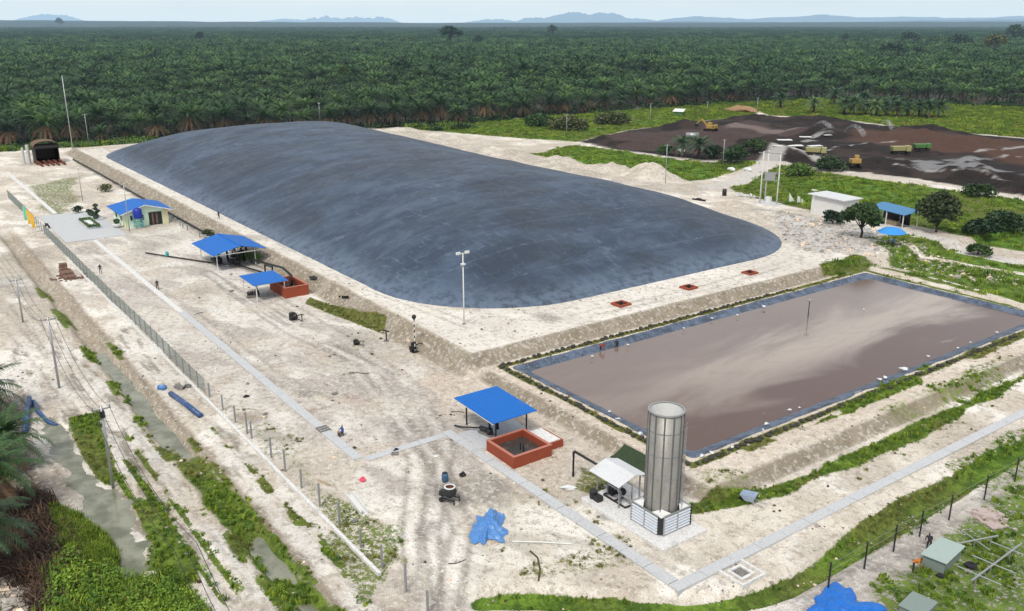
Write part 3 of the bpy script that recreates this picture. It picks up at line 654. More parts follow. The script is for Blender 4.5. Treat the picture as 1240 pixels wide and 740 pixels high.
# utility poles + cables
def upole(px, py, hgt, lab, r=.14, arm=True, mat='steel', lean=0, head=False, name='utility_pole', cat='utility pole', group=None, lamp=False):
    a, b, z = GS(px, py); t = thing(name, lab, cat, (a, b, z), 0, group)
    m = MB().tube([(0,0,-.5),(lean*.5,0,hgt*.5),(lean,0,hgt)], r, 10, r*.62); m.build('pole', M[mat], t, True)
    if arm: MB().beam((lean-.05,-.8,hgt-.35),(lean-.05,.8,hgt-.35), .1).box(lean-.1,lean,-.75,-.65,hgt-.3,hgt-.05).box(lean-.1,lean,.65,.75,hgt-.3,hgt-.05).build('crossarm', M['grey_metal'], t)
    if lamp: MB().beam((0,0,hgt-.1),(0,0,hgt+.1),.1).box(-.55,.55,-.22,.22,hgt,hgt+.16).build('lamp_head', M['white'], t)
    return t, Vector((a+lean, b, z+hgt-.3))
tops = []
for px, py, hgt, lab in ((28,390,6.4,'short grey cable pole, farthest left of the three beside the ditch'),(72,470,8.6,'grey cable pole in the middle of the sandy strip beside the ditch'),(137,590,8.1,'grey cable pole with a junction box beside the milky pool')):
    tops.append(upole(px, py, hgt, lab, .15)[1])
tops = [Vector((-240,15.5,7))]+tops+[Vector((-52,12.2,8.4)), Vector((-30,11.5,8.4))]
t_ = thing('overhead_cable', 'black overhead cables sagging between the poles beside the ditch', 'cable', (0,0,0))
for off in (-.7, 0, .7):
    for p0, p1 in zip(tops[:-1], tops[1:]):
        pts = [p0.lerp(p1, k/10)+Vector((0, off, -1.6*4*(k/10)*(1-k/10))) for k in range(11)]
        MB().tube(pts, .022, 4).build('strand', M['black'], t_)
tb = MB().box(-.25,.25,-.2,.2,7.0,7.6); ob = tb.build('junction_box', M['dark_metal']); 
for o in C.objects:
    if o.get('label', '').endswith('milky pool'): ob.parent = o
for px, py, hgt, lab, lamp in ((88,180,23.5,'very tall thin leaning mast at the far left beside the palms',False),(108,178,11,'grey pole beside the tall mast at the forest edge',False),(388,156,9.8,'thin pole rising behind the crest of the domed cover',True),
        (686,168,8.8,'grey pole on the grass left of the peat yard',False),(787,153,9.2,'grey pole behind the near bund of the peat yard',False),(856,141,6.5,'short grey pole by the green beds behind the peat yard',False),
        (806,214,9.8,'grey pole standing on the pale spoil heap',False),(875,204,8.4,'grey pole beside the palm clump at the track',False),(916,143,7.4,'grey pole at the far corner of the peat yard',False),
        (157,280,9.7,'slim pale mast standing in front of the mint green house',False),(100,243,7.6,'slim lamp pole on the weedy ground left of the mint green house',True),(1238,300,6.6,'pale concrete pole at the right end of the dirt road',False)):
    upole(px, py, hgt, lab, .11 if hgt < 20 else .2, arm=not lamp and hgt < 20, lamp=lamp)
# floodlight mast on the platform
t_ = thing('floodlight_mast', 'pale steel floodlight mast on the sand bank before the domed cover', 'floodlight mast', (-93.9,60.4,hz(-93.9,60.4)))
MB().lathe([(.10,0),(.09,5),(.07,9.6)], n=10).build('pole', M['white'], t_, True); MB().box(-.2,.2,-.2,.2,-.1,.12).build('base_plate', M['grey_metal'], t_)
MB().beam((-.1,-.8,9.6),(-.1,.8,9.6),.08).box(-.2,.1,-.95,-.4,9.55,9.85).box(-.2,.1,.4,.95,9.55,9.85).box(-.22,.22,-.25,.25,8.1,8.3).build('lamp_head', M['white'], t_)
# ================================================================== FLARE STACK
fx, fy, fz = -45.7, 48.5, .25
o = MB().box(-52.6,-42.6,45.7,50.8,-.6,.25).build('concrete_pad', M['concrete_light'], bevel=.02); tag(o, 'pale concrete pad beneath the flare stack and its equipment', 'concrete pad')
t_ = thing('flare_stack', 'tall cylindrical grey flare stack rising from a louvred white base', 'flare stack', (fx, fy, fz))
rS = 1.40; hS = 10.2; M['rib'] = paint('dark_rib', (.17,.17,.175), .6, .3)
MB().lathe([(rS,.6),(rS,hS),(rS-.05,hS),(rS-.05,.6)], n=48, cap=False).build('shell', M['shell'], t_, True)
MB().lathe([(rS-.07,hS-1.3),(rS-.07,hS-.02)], n=48, cap=False).lathe([(rS-.08,hS-1.35),(rS-.08,hS-1.3)], n=48).build('inner_lining', M['white'], t_, True)
for k in range(12):
    an = 2*math.pi*(k+.35)/12; ca, sa = math.cos(an), math.sin(an)
    MB().beam((ca*(rS+.03),sa*(rS+.03),.5),(ca*(rS+.03),sa*(rS+.03),hS),.09,.09).build('stiffener', M['rib'], t_)
for z in (2.6,4.6,6.6,8.6): MB().lathe([(rS+.01,z),(rS+.03,z),(rS+.03,z+.08),(rS+.01,z+.08)], n=48, cap=False).build('ring_band', M['grey_metal'], t_)
MB().lathe([(rS-.03,hS-.01),(rS+.1,hS-.01),(rS+.1,hS+.09),(rS-.03,hS+.09),(rS-.03,hS-.01)], n=48, cap=False).build('rim', M['steel'], t_)
lad = MB(); an = R(30); ca, sa = math.cos(an), math.sin(an)
for s in (-.16,.16): lad.tube([(ca*(rS+.3)-sa*s, sa*(rS+.3)+ca*s, .4),(ca*(rS+.3)-sa*s, sa*(rS+.3)+ca*s, hS-1.2)], .02, 5)
lad.tube([(ca*(rS+.12)-sa*.3, sa*(rS+.12)+ca*.3, .4),(ca*(rS+.12)-sa*.3, sa*(rS+.12)+ca*.3, hS-1.5)], .035, 6)
for k in range(30): lad.beam((ca*(rS+.3)+sa*.16, sa*(rS+.3)-ca*.16, .6+k*.3),(ca*(rS+.3)-sa*.16, sa*(rS+.3)+ca*.16, .6+k*.3), .025)
lad.build('ladder', M['steel'], t_)
M['louvre'] = paint('louvre_white', (.62,.66,.72), .5, var=.08, dk=.2); H2 = 1.72; hw = 1.72
def louvre(p0, p1, gap=.06):
    m = MB(); p0 = Vector((*p0,0)); p1 = Vector((*p1,0)); d = (p1-p0).normalized(); nrm = Vector((d.y,-d.x,0)); L = (p1-p0).length
    for k in range(6):
        z = .14+k*.262; a_ = p0+d*gap; b_ = p1-d*gap
        m.add([a_+nrm*.05+Vector((0,0,z)), b_+nrm*.05+Vector((0,0,z)), b_-nrm*.02+Vector((0,0,z+.165)), a_-nrm*.02+Vector((0,0,z+.165)), a_-nrm*.05+Vector((0,0,z)), b_-nrm*.05+Vector((0,0,z)), b_-nrm*.05+Vector((0,0,z+.165)), a_-nrm*.05+Vector((0,0,z+.165))], [(0,1,2,3),(5,4,7,6),(3,2,6,7),(1,0,4,5),(0,3,7,4),(2,1,5,6)])
    return m
cs = [(-hw,-hw),(hw-.35,-hw),(hw,-hw+.35),(hw,hw),(-hw,hw),(-hw,-hw)]
for (p0, p1), npn in zip(((cs[0],cs[1]),(cs[2],cs[3]),(cs[3],cs[4]),(cs[4],cs[0])), (2,2,2,2)):
    for k in range(npn):
        q0 = (p0[0]+(p1[0]-p0[0])*k/npn, p0[1]+(p1[1]-p0[1])*k/npn); q1 = (p0[0]+(p1[0]-p0[0])*(k+1)/npn, p0[1]+(p1[1]-p0[1])*(k+1)/npn)
        louvre(q0, q1).build('louvre_panel', M['louvre'], t_); bk = Vector(((q1[1]-q0[1]), -(q1[0]-q0[0]), 0)).normalized()*-.07; MB().beam((q0[0]+bk.x,q0[1]+bk.y,.9),(q1[0]+bk.x,q1[1]+bk.y,.9),.02,1.6).build('gap_shade', M['dark_metal'], t_); MB().box(q0[0]-.05,q0[0]+.05,q0[1]-.05,q0[1]+.05,0,H2+.1).build('post', M['steel'], t_)  # dark sheets behind the slats stand in for shade in the gaps
MB().box(hw-.05,hw+.05,hw-.05,hw+.05,0,H2+.1).build('post', M['steel'], t_)
m = MB(); m.beam((hw-.35,-hw,.9),(hw,-hw+.35,.9),.04,1.5); m.build('door', M['dark_metal'], t_)
m = MB()
for (x0,y0),(x1,y1) in (((-hw,-hw),(hw-.35,-hw)),((hw,-hw+.35),(hw,hw)),((hw,hw),(-hw,hw)),((-hw,hw),(-hw,-hw))): m.beam((x0,y0,H2+.05),(x1,y1,H2+.05),.12,.06)
m.build('top_rail', M['steel'], t_)
m = MB()
for sx in (-1,1):
    for sy in (-1,1): m.add([(sx*hw*.97,sy*hw*.97,H2),(sx*hw*.25,sy*hw*.97,H2),(sx*1.0,sy*1.0,H2+.3),(sx*hw*.97,sy*hw*.25,H2)],[(0,1,2,3) if sx*sy > 0 else (3,2,1,0)])
m.build('corner_cowl', M['white'], t_)
# small roof beside the flare + skid under it
t_ = thing('equipment_canopy', 'small white corrugated gable canopy left of the flare stack', 'canopy', (-50.8,48.3,.25))
MB().sheet([(-1.95,-1.65,2.35),(1.9,-1.65,2.35),(1.9,.25,2.95),(-1.95,.25,2.95)],.05).build('roof', M['white_roof'], t_)
MB().sheet([(-1.95,.28,2.95),(1.9,.28,2.95),(1.9,1.75,2.5),(-1.95,1.75,2.5)],.05).build('roof', M['white_roof'], t_)
for x in (-1.4,1.4):
    for y in (-1.1,1.3): MB().box(x-.05,x+.05,y-.05,y+.05,0,2.45).build('post', M['grey_metal'], t_)
t_ = thing('gas_skid', 'dark piping skid with valves under the white canopy', 'gas skid', (-50.6,48.2,.25))
m = MB()
for y in (-.6,.6): m.beam((-1.2,y,.1),(1.6,y,.1),.12)
for x in (-1.2,.2,1.6): m.beam((x,-.6,.1),(x,.6,.1),.12)
m.build('frame', M['dark_metal'], t_)
MB().tube([(-1.8,0,.5),(-.5,0,.5),(-.4,0,1.4),(.4,0,1.4),(.5,0,.6),(2.6,0,.6),(3.2,.1,1.0)],.13,8).tube([(-.8,-.5,.2),(-.8,-.5,1.3),(.9,-.5,1.3),(.9,-.5,.3)],.07,6).tube([(0,.5,.2),(0,.5,1.7),(1.2,.5,1.7),(1.2,.5,.2)],.06,6).build('pipework', M['steel'], t_, True)
MB().blob((.6,0,1.0),.33,2,10,(1,1,1),.05).box(-1.0,-.4,-.3,.3,.2,.9).build('blower', M['dark_metal'], t_)
t_ = thing('drum', 'black open drum on the pad beside the white canopy', 'drum', (-52.0,46.6,.25)); MB().lathe([(.33,0),(.36,.3),(.33,.62),(.36,.64)],n=14).box(.35,.95,-.3,.3,0,.5).build('body', M['black'], t_)
MB().lathe([(.37,.64),(.37,.69),(.30,.69)],n=14,cap=True).build('lid_rim', M['dark_metal'], t_)
a, b, z = GS(694,577)
o = MB().tube([(a,b,z-.3),(a,b,z+2.5),(a+.1,b+.02,z+2.6),(a+2.4,b+.9,z+1.9),(a+4.0,b+1.6,z+1.3)],.12,8).build('gas_pipe', M['black'], smooth=True); tag(o, 'black gooseneck pipe running up and over toward the white canopy', 'pipe')
m = MB(); nn = 12; vs = []
for i_ in range(nn+1):
    for j_ in range(5):
        a = -57.2+4.9*i_/nn; b = 53.2+1.9*j_/4; vs.append((a, b, hz(a, b)+.10+rnd.uniform(0,.06)))
m.add(vs, [(i_*5+j_,(i_+1)*5+j_,(i_+1)*5+j_+1,i_*5+j_+1) for i_ in range(nn) for j_ in range(4)]); o = m.build('netting_sheet', M['net']); tag(o, 'dark green netting sheet laid on the pond bank behind the canopy', 'netting')
# ================================================================== SUMP TANKS + CANOPIES
def sump(name, lab, a0, a1, b0, b1, h, w=.28):
    t = thing(name, lab, 'sump tank', ((a0+a1)/2,(b0+b1)/2,0)); x, y = (a1-a0)/2, (b1-b0)/2
    m = MB(); m.box(-x,x,-y,-y+w,-.3,h).box(-x,x,y-w,y,-.3,h).box(-x,-x+w,-y+w,y-w,-.3,h).box(x-w,x,-y+w,y-w,-.3,h); m.build('wall', M['red'], t, bevel=.02)
    m = MB(); m.box(-x-.04,x+.04,-y-.04,-y+w,h,h+.05).box(-x-.04,x+.04,y-w,y+.04,h,h+.05).box(-x-.04,-x+w,-y+w,y-w,h,h+.05).box(x-w,x+.04,-y+w,y-w,h,h+.05); m.build('rim', M['red2'], t)
    MB().box(-x+w,x-w,-y+w,y-w,-.2,h*.42).build('floor', M['sludge'], t)
    MB().tube([(x*.1,0,.1),(x*.1,0,h+.1),(x*.1+.5,.0,h+.1),(x*.1+.5,0,.2)],.06,6).build('dip_pipe', M['black'], t); return t
M['red2'] = paint('sun_bleached_red', (.46,.17,.12), .8, var=.12, dk=.3)
sump('sump_tank', 'open brick-red concrete sump with grey inside beside the flat blue canopy', -65.3,-60.75,44.35,48.9,1.15)
t_ = thing('valve_pit', 'low red pit with a pale slab lid beside the larger red sump', 'valve pit', (-63.2,50.3,0))
MB().box(-1.7,1.5,-1.0,.8,-.3,.72).build('wall', M['red'], t_); MB().box(-1.75,1.3,-1.05,.55,.722,.80).build('lid', M['concrete_light'], t_)
sump('sump_tank', 'brick-red sump half under the smaller far blue canopy near the big bank', -131.0,-124.7,48.2,52.0,1.65,.3)
def canopy(lab, a0, a1, b0, b1, z, posts, gable=0, tilt=0, pm='grey_metal', gy=None):
    t = thing('canopy', lab, 'canopy', ((a0+a1)/2,(b0+b1)/2,0)); x, y = (a1-a0)/2, (b1-b0)/2
    if gable:
        yr = (gy-(b0+b1)/2) if gy else 0
        MB().sheet([(-x,-y,z),(x,-y,z),(x,yr,z+gable),(-x,yr,z+gable)],.07).build('roof', M['blue_roof'], t); MB().sheet([(-x,yr+.01,z+gable),(x,yr+.01,z+gable),(x,y,z+.05),(-x,y,z+.05)],.07).build('roof', M['blue_roof'], t)
        MB().beam((-x,yr,z+gable+.03),(x,yr,z+gable+.03),.22,.05).build('ridge_cap', M['blue_roof'], t)
    else: MB().sheet([(-x,-y,z+tilt),(x,-y,z),(x,y,z),(-x,y,z+tilt)],.07).build('roof', M['blue_roof'], t)
    m = MB()
    for sy in (-y+.06, y-.06): m.beam((-x+.05,sy,z-.14+tilt*(0 if gable else 1)),(x-.05,sy,z-.14),.07,.12)
    for k in range(4): xx = -x+.3+(2*x-.6)*k/3; m.beam((xx,-y+.1,z-.14),(xx,y-.1,z-.14),.06,.10)
    m.build('roof_frame', M['white'], t)
    for px_, py_ in posts: MB().box(px_-.06,px_+.06,py_-.06,py_+.06,-.2,z-.05).build('post', M[pm], t)
    return t
canopy('flat bright blue canopy on steel posts beside the near red sump', -72.3,-65.2,45.1,50.5,2.75,((-2.6,-1.8),(2.7,-1.8),(-2.6,2.0),(2.7,2.0)),tilt=.25,pm='dark_metal')
canopy('smaller flat blue canopy beside the far red sump', -131.4,-125.2,43.6,49.0,2.75,((-2.8,-2.2),(2.7,-2.2),(-2.8,2.2),(2.7,2.2)),tilt=.15,pm='white')
canopy('large blue gabled canopy over black pumps near the big bank', -156.6,-145.3,44.2,53.5,3.0,((-4.4,-3.6),(4.2,-3.6),(-4.4,3.0),(4.2,3.0)),gable=1.1,gy=49,pm='white')
def pumpset(lab, loc, rz, s=1):
    t = thing('pump', lab, 'pump', loc, rz)
    MB().box(-.9*s,.9*s,-.35*s,.35*s,0,.18).build('base', M['concrete_dark'], t)
    MB().tube([(-.8*s,0,.5*s),(.1*s,0,.5*s)],.24*s,10).build('motor', M['tank_blue'] if s < 1 else M['dark_metal'], t, True)
    MB().lathe([(.30*s,.2*s),(.38*s,.4*s),(.30*s,.8*s)],(.5*s,0),12).build('casing', M['black'], t, True)
    MB().tube([(.5*s,0,.7*s),(.5*s,0,1.5*s),(.6*s,.1*s,1.6*s),(.5*s,1.1*s,1.6*s),(.5*s,1.2*s,.3*s)],.13*s,8).build('pipework', M['black'], t, True)
    return t
pumpset('black pump with bent pipes under the near flat blue canopy', (-68.2,46.3,.12), .2, 1.0)
pumpset('black pump under the smaller far blue canopy', (-128.6,44.6,.1), 1.2, 1.1)
for k, (x, y) in enumerate(((-151,46.5),(-148.2,48.6),(-151.5,50.4))): pumpset(('front','middle','rear')[k]+' black pump of the three under the large gabled blue canopy', (x,y,.1), .3+k*.2, 1.5)
for k, (lab, pts, r) in enumerate((
  ('thick black pipe bending down into the far red sump', [(-147,50.8,1.2),(-139,51.3,1.9),(-133,51.3,2.6),(-127.9,50.6,2.6),(-127.7,50.5,1.0)], .2),
  ('black pipe lying on the sand left of the large gabled canopy', [(-166,38.5,.2),(-160,41.5,.22),(-151.5,46,.25)], .13),
  ('black pipe frame between the pumps and the far sump', [(-147.5,48.5,.5),(-143,49.5,.5),(-138.5,50.4,.6),(-138.5,50.4,2.0),(-136.5,50.9,2.0),(-136.5,50.9,.2)], .16),
  ('black pipe across the concrete beside the near canopy', [(-71.5,44.6,.3),(-70.6,45.0,.35),(-69.2,46.1,.5)], .09),
  ('black gas main along the foot of the big bank', [(-298,51.8,.35),(-270,52,.4),(-240,52.1,.35),(-210,52.1,.35),(-180,52.2,.35),(-160,52.4,.35),(-157.5,52.0,.4)], .22))):
    o = MB().tube(pts, r, 8).build('pipe', M['black'], smooth=True); tag(o, lab, 'pipe')
o = MB().lathe([(.3,.1),(.34,.5),(.2,.9)],n=12).box(-.45,.45,-.1,.1,.45,.6).build('valve', M['teal']); o.location = (-161.2,41.0,.1); tag(o, 'teal valve on the black pipe lying on the sand', 'valve')
spm = MB().box(-.1,.1,-.1,.1,-.2,1.1).box(-.5,.5,-.07,.07,.95,1.1).mesh('pipe_support', M['steel'])
for k in range(16): inst('pipe_support', spm, G(-192+2.6*k+(k % 3)*.4, 50.6), .1*k, 1, 'small metal T-shaped stand at the foot of the big bank beyond the house', 'pipe stand', 'pipe stands at the foot of the bank') if k not in (5,6,) else None
# ================================================================== HOUSE
t_ = thing('house', 'small mint green house with a bright blue hipped gable roof', 'house', (0,0,0)); HA0, HA1, HB0, HB1 = -200.0,-190.0,41.0,49.4
m = MB(); m.box(HA0,HA1,HB0,HB1,-.2,3.2); yr = 44.9
m.add([(HA1,HB0,3.2),(HA1,HB1,3.2),(HA1,yr,4.4),(HA0,HB0,3.2),(HA0,HB1,3.2),(HA0,yr,4.4)], [(0,1,2),(5,4,3)]); m.build('wall', M['mint'], t_)
r1 = MB().sheet([(HA0-.9,HB0-1.0,3.0),(HA1+.9,HB0-1.0,3.0),(HA1+.9,yr,4.55),(HA0+2.0,yr,4.55)],.1).sheet([(HA0+2.0,yr+.01,4.55),(HA1+.9,yr+.01,4.55),(HA1+.9,HB1+1.0,3.0),(HA0-.9,HB1+1.0,3.0)],.1); r1.add([(HA0-.9,HB1+1,3.0),(HA0-.9,HB0-1,3.0),(HA0+2,yr,4.55)],[(0,1,2)]); r1.build('roof', M['blue_roof'], t_)
MB().beam((HA1+.93,HB0-1.0,2.93),(HA1+.93,yr,4.48),.06,.18).beam((HA1+.93,yr,4.48),(HA1+.93,HB1+1,2.93),.06,.18).build('fascia', M['white'], t_)
MB().box(HA1-.15,HA1+.06,HB0-.06,HB0+.2,-.1,3.1).box(HA1-.15,HA1+.06,HB1-1.0,HB1+.06,-.1,3.1).build('corner_trim', M['cream'], t_)
d_ = MB().box(HA1,HA1+.10,45.6,48.2,0.1,2.75).build('door', M['dark_metal'], t_); MB().box(HA1+.10,HA1+.13,46.2,46.5,.3,2.5).box(HA1+.10,HA1+.13,47.0,47.3,.3,2.5).build('panel', M['brick'], d_)
for x0, x1, y0, y1, z0, z1 in ((HA1,HA1+.08,43.9,44.6,1.3,2.4),(HA1,HA1+.08,42.0,42.4,1.5,2.4),(HA0+6.0,HA0+7.2,HB0-.08,HB0,1.1,2.5),(HA0+2,HA0+3.2,HB0-.08,HB0,1.1,2.5)):
    w = MB().box(x0,x1,y0,y1,z0,z1).build('window', M['glass'], t_); MB().box(x0-.03,x1+.03,y0-.06,y1+.06,z0-.12,z0-.003).build('sill', M['white'], w)
MB().box(HA0+8.2,HA0+9.0,HB0-.06,HB0,0.1,2.2).build('door', M['cream'], t_)
t_ = thing('water_tower', 'dark blue water tank on a teal stand against the mint green house', 'water tower', (-188.7,43.2,.1))
m = MB()
for sx in (-.7,.7):
    for sy in (-.7,.7): m.beam((sx,sy,0),(sx,sy,2.0),.12)
for z in (.4,1.1,1.9):
    for s in (-.7,.7): m.beam((-.7,s,z),(.7,s,z),.09); m.beam((s,-.7,z),(s,.7,z),.09)
m.build('stand', M['teal'], t_); MB().lathe([(.8,2.0),(.88,2.2),(.88,3.6),(.6,4.0),(.2,4.15)],n=20).build('tank', M['tank_blue'], t_, True)
t_ = thing('wash_basin', 'round pale planter with a dark shrub at the front corner of the mint house', 'planter', (-191.5,39.6,.1))
MB().lathe([(.5,0),(.9,.5),(.95,.9),(.8,.9),(.7,.6)],n=16).build('bowl', M['concrete_light'], t_, True); MB().blob((0,0,1.3),.6,4,10,(1,1,.9),.4).build('shrub', M['leaf_dark'], t_)
t_ = thing('garden_bed', 'raised garden bed with clipped green hedge in front of the mint house', 'garden bed', (-197.5,35.6,.12))
MB().box(-4.3,4.3,-1.3,1.3,0,.4).build('kerb', M['concrete'], t_)
m = MB()
for k in range(26): an = k/26*2*math.pi; m.blob((4.0*max(-1, min(1, 1.6*math.cos(an)))+rnd.uniform(-.1,.1), .95*max(-1, min(1, 2*math.sin(an))), .55), .42, k, 8, (1.3,.7,.75), .4)
m.build('hedge', M['leaf'], t_); MB().blob((.5,0,.62),.9,1,10,(2.6,.6,.3),.2).build('gravel', M['white'], t_)
t_ = thing('garden_bed', 'low dark planted bed with a topiary shrub behind the front hedge', 'garden bed', (-206,38.0,.12))
MB().box(-4,5,-1.2,1.2,0,.3).build('kerb', M['concrete'], t_)
m = MB(); [m.blob((-4+k*.75,.3*math.sin(k),.5),.6,k,8,(1,1,.7),.5) for k in range(12)]; m.build('hedge', M['leaf_dark'], t_)
t_ = thing('topiary', 'dark cloud-pruned topiary tree in the garden bed by the house', 'topiary', (-203,38.2,.3))
MB().tube([(0,0,0),(.1,0,1.0),(-.05,0,2.4)],.10,6).tube([(0,0,1.1),(.9,.2,1.5)],.06,5).tube([(0,0,1.2),(-.9,.1,1.6)],.06,5).build('trunk', M['bark'], t_)
MB().blob((0,0,2.7),.55,1,10,(1,1,.7),.3).blob((1.0,.2,1.7),.5,2,10,(1,1,.6),.3).blob((-1.0,.1,1.8),.5,3,10,(1,1,.6),.3).blob((0,.1,1.2),.45,5,10,(1,1,.6),.3).build('foliage', M['leaf_dark'], t_)
# banners at the gate
for k, (a, b, cl, lab) in enumerate(((-206.5,25.0,'flag_green','pale green feather banner at the gate, farthest of the three'),(-202.0,25.0,'flag_yellow','orange feather banner in the middle at the gate'),(-197.5,25.0,'flag_yellow','yellow feather banner nearest the fence end at the gate'))):
    t_ = thing('feather_banner', lab, 'banner', (a,b,0), .5)
    MB().tube([(0,0,0),(0,0,3.2),(.15,0,3.8),(.6,0,4.1)],.035,6).build('pole', M['white'], t_)
    MB().add([(.04,0,.8),(.9,.15,1.0),(1.1,-.1,2.4),(.95,.05,3.4),(.6,0,4.05),(.16,0,3.75),(.04,0,3.1),(.04,0,2)],[(0,1,2,7),(7,2,3,6),(6,3,4,5)]).build('cloth', M[cl], t_)
t_ = thing('scooter', 'dark motor scooter parked beside the banners at the gate', 'scooter', (-199.5,28.0,.12), .4)
MB().blob((0,0,.62),.42,2,10,(1.7,.5,.6),.2).build('body', M['black'], t_)
for x in (-.6,.62):
    MB().tube([(x,-.06,.28),(x,.06,.28)],.28,14).build('wheel', M['rubber'], t_)
MB().tube([(.5,-.3,1.05),(.45,0,1.0),(.5,.3,1.05)],.03,5).tube([(.62,0,.3),(.45,0,1.0)],.04,5).build('handlebar', M['steel'], t_); MB().box(-.55,.15,-.13,.13,.84,.92).build('seat', M['rubber'], t_)
# boiler house far left
t_ = thing('boiler_shed', 'dark open-fronted boiler shed on rusty red supports at the far left', 'boiler shed', (-297,44.5,0), 0)
MB().box(-3,2.4,-3.2,-3.0,.9,5.4).box(-3,2.4,3.0,3.2,.9,5.4).box(-3.2,-3.0,-3.2,3.2,.9,5.4).box(-3.2,2.4,-3.2,3.2,.7,.9).build('body', M['black'], t_)
m = MB(); nn = 10
for k in range(nn): 
    t0, t1 = math.pi*k/nn, math.pi*(k+1)/nn; m.sheet([(-3.4,-3.5*math.cos(t0),5.3+1.5*math.sin(t0)),(2.7,-3.5*math.cos(t0),5.3+1.5*math.sin(t0)),(2.7,-3.5*math.cos(t1),5.3+1.5*math.sin(t1)),(-3.4,-3.5*math.cos(t1),5.3+1.5*math.sin(t1))],.12)
m.build('hood', M['bark'], t_); MB().box(2.3,2.5,-3.2,3.2,4.6,5.5).build('lintel', M['dark_metal'], t_)
MB().tube([(-1,-4.6,0),(-1,-4.6,5.6)],.5,10).tube([(-1.5,-5.9,0),(-1.5,-5.9,4.8)],.35,10).build('flue', M['concrete'], t_)
m = MB(); [m.beam((-3,y,.35),(2.4,y,.35),.5,.7) for y in (-3,-1,1,3)]; [m.beam((2.4,y,1.0),(7.2,y+.6,.15),.45,.45) for y in (-3,-1.4,0,1.4,3)]; m.beam((4.8,-3.2,.5),(4.8,4.2,.5),.3); m.build('ramp', M['rust'], t_)
# brick stack by the ditch
t_ = thing('brick_stack', 'broken stack of brown bricks between ditch and fence', 'brick stack', G(-157.5,24.0))
m = MB()
for lay, (nx_, ny_, xo, yo) in enumerate(((7,3,0,0),(7,3,0,0),(5,3,-.5,0),(3,2,-1.5,.2),(2,2,-1.6,.3),(2,2,-1.6,.3))):
    for i_ in range(nx_):
        for j_ in range(ny_): m.box(xo-2+i_*.6, xo-1.45+i_*.6, yo-.9+j_*.6, yo-.35+j_*.6, lay*.28, lay*.28+.26, rnd.uniform(-.15,.15))
for k in range(30): a_, r_2 = rnd.uniform(0,6.28), rnd.uniform(1.2,3); m.box(a_*0+math.cos(a_)*r_2*1.2, math.cos(a_)*r_2*1.2+.5, math.sin(a_)*r_2, math.sin(a_)*r_2+.25, -.05, .15, rnd.uniform(0,3))
m.build('bricks', M['brick'], t_)
# ================================================================== RIGHT-HAND BUILDINGS
t_ = thing('white_hut', 'white box hut with a flat white roof beside the dirt road', 'hut', GS(1008,261), 0)
MB().box(-3.6,4.0,-2.6,2.8,-.3,4.0).build('wall', M['white'], t_)
MB().sheet([(-4.3,-3.2,4.45),(4.6,-3.2,4.2),(4.6,3.3,4.05),(-4.3,3.3,4.3)],.2).build('roof', M['white_roof'], t_)
MB().box(4.0,4.06,-1.2,.4,0,2.4).build('door', M['glass'], t_)
upole(982,272,6.8,'slim lamp pole with a white head beside the white hut',.07,False,'white',0,lamp=True)
t_ = thing('road_shelter', 'open shelter with a faded blue tin roof behind the tree by the road', 'shelter', (-97.5,165.5,hz(-97,165)), -.25)
MB().sheet([(-5.3,-2.0,2.9),(4.8,-2.0,2.9),(4.8,2.3,3.5),(-5.3,2.3,3.5)],.08).build('roof', M['tarp2f'] if 'tarp2f' in M else paint('faded_blue_tin',(.06,.22,.42),.5,var=.15,corr=('X',1.5)), t_)
for x in (-4.8,0,4.4):
    for y in (-1.8,1.9): MB().box(x-.07,x+.07,y-.07,y+.07,-.3,2.85+.3*(y > 0)).build('post', M['white'], t_)
MB().box(-4.6,2.5,1.9,2.0,0,2.6).build('back_wall', M['dark_metal'], t_); MB().box(-3.5,1.5,-.6,.4,.0,.8).build('counter', M['cardboard'], t_)
t_ = thing('parasol', 'bright blue parasol over a stall on the stony verge', 'parasol', GS(1078,296))
MB().tube([(0,0,0),(0,0,3.1)],.04,6).build('pole', M['white'], t_)
m = MB(); nn = 12; vs = [(0,0,3.25)]+[(1.6*math.cos(2*math.pi*k/nn),1.6*math.sin(2*math.pi*k/nn),2.85) for k in range(nn)]+[((2.5 if k % 2 == 0 else 2.4)*math.cos(2*math.pi*k/nn),2.5*math.sin(2*math.pi*k/nn),2.25) for k in range(nn)]
m.add(vs, [(0,1+k,1+(k+1) % nn) for k in range(nn)]+[(1+k,1+nn+k,1+nn+(k+1) % nn,1+(k+1) % nn) for k in range(nn)]); m.build('canopy', paint('parasol_cloth',(.04,.28,.72),.7,var=.1,dk=.1), t_)
t_ = thing('transformer_frame', 'twin-legged pale transformer frame with a white box on the verge', 'transformer frame', GS(930,247), 0)
for x, y in ((-1.6,-.9),(1.6,.9),(-1.9,1.2),(1.2,2.4)):
    if (x, y) == (1.2,2.4): continue
    MB().tube([(x,y,-.4),(x,y,11.6)],.17,8,.11).build('leg', M['concrete_light'], t_, True)
MB().beam((-2.6,-1.4,11.3),(2.6,1.4,11.3),.16).beam((-2.2,-1.2,7.0),(2.2,1.2,7.0),.16).beam((-1.9,1.2,11.3),(-1.6,-.9,11.3),.12).build('crossarm', M['grey_metal'], t_)
MB().box(-1.1,1.1,-.7,.7,5.4,6.8,.5).tube([(-.5,0,6.8),(-.5,0,7.3)],.1,6).tube([(.5,0,6.8),(.5,0,7.3)],.1,6).build('transformer', M['steel'], t_)
MB().beam((-1.9,-1.0,5.3),(1.9,1.0,5.3),.3,.14).build('platform', M['steel'], t_); MB().box(-.6,.5,-.3,.5,.2,1.6).build('meter_box', M['white'], t_); MB().box(-2.6,2.4,-1.5,1.9,-.3,.2).build('plinth', M['concrete'], t_)
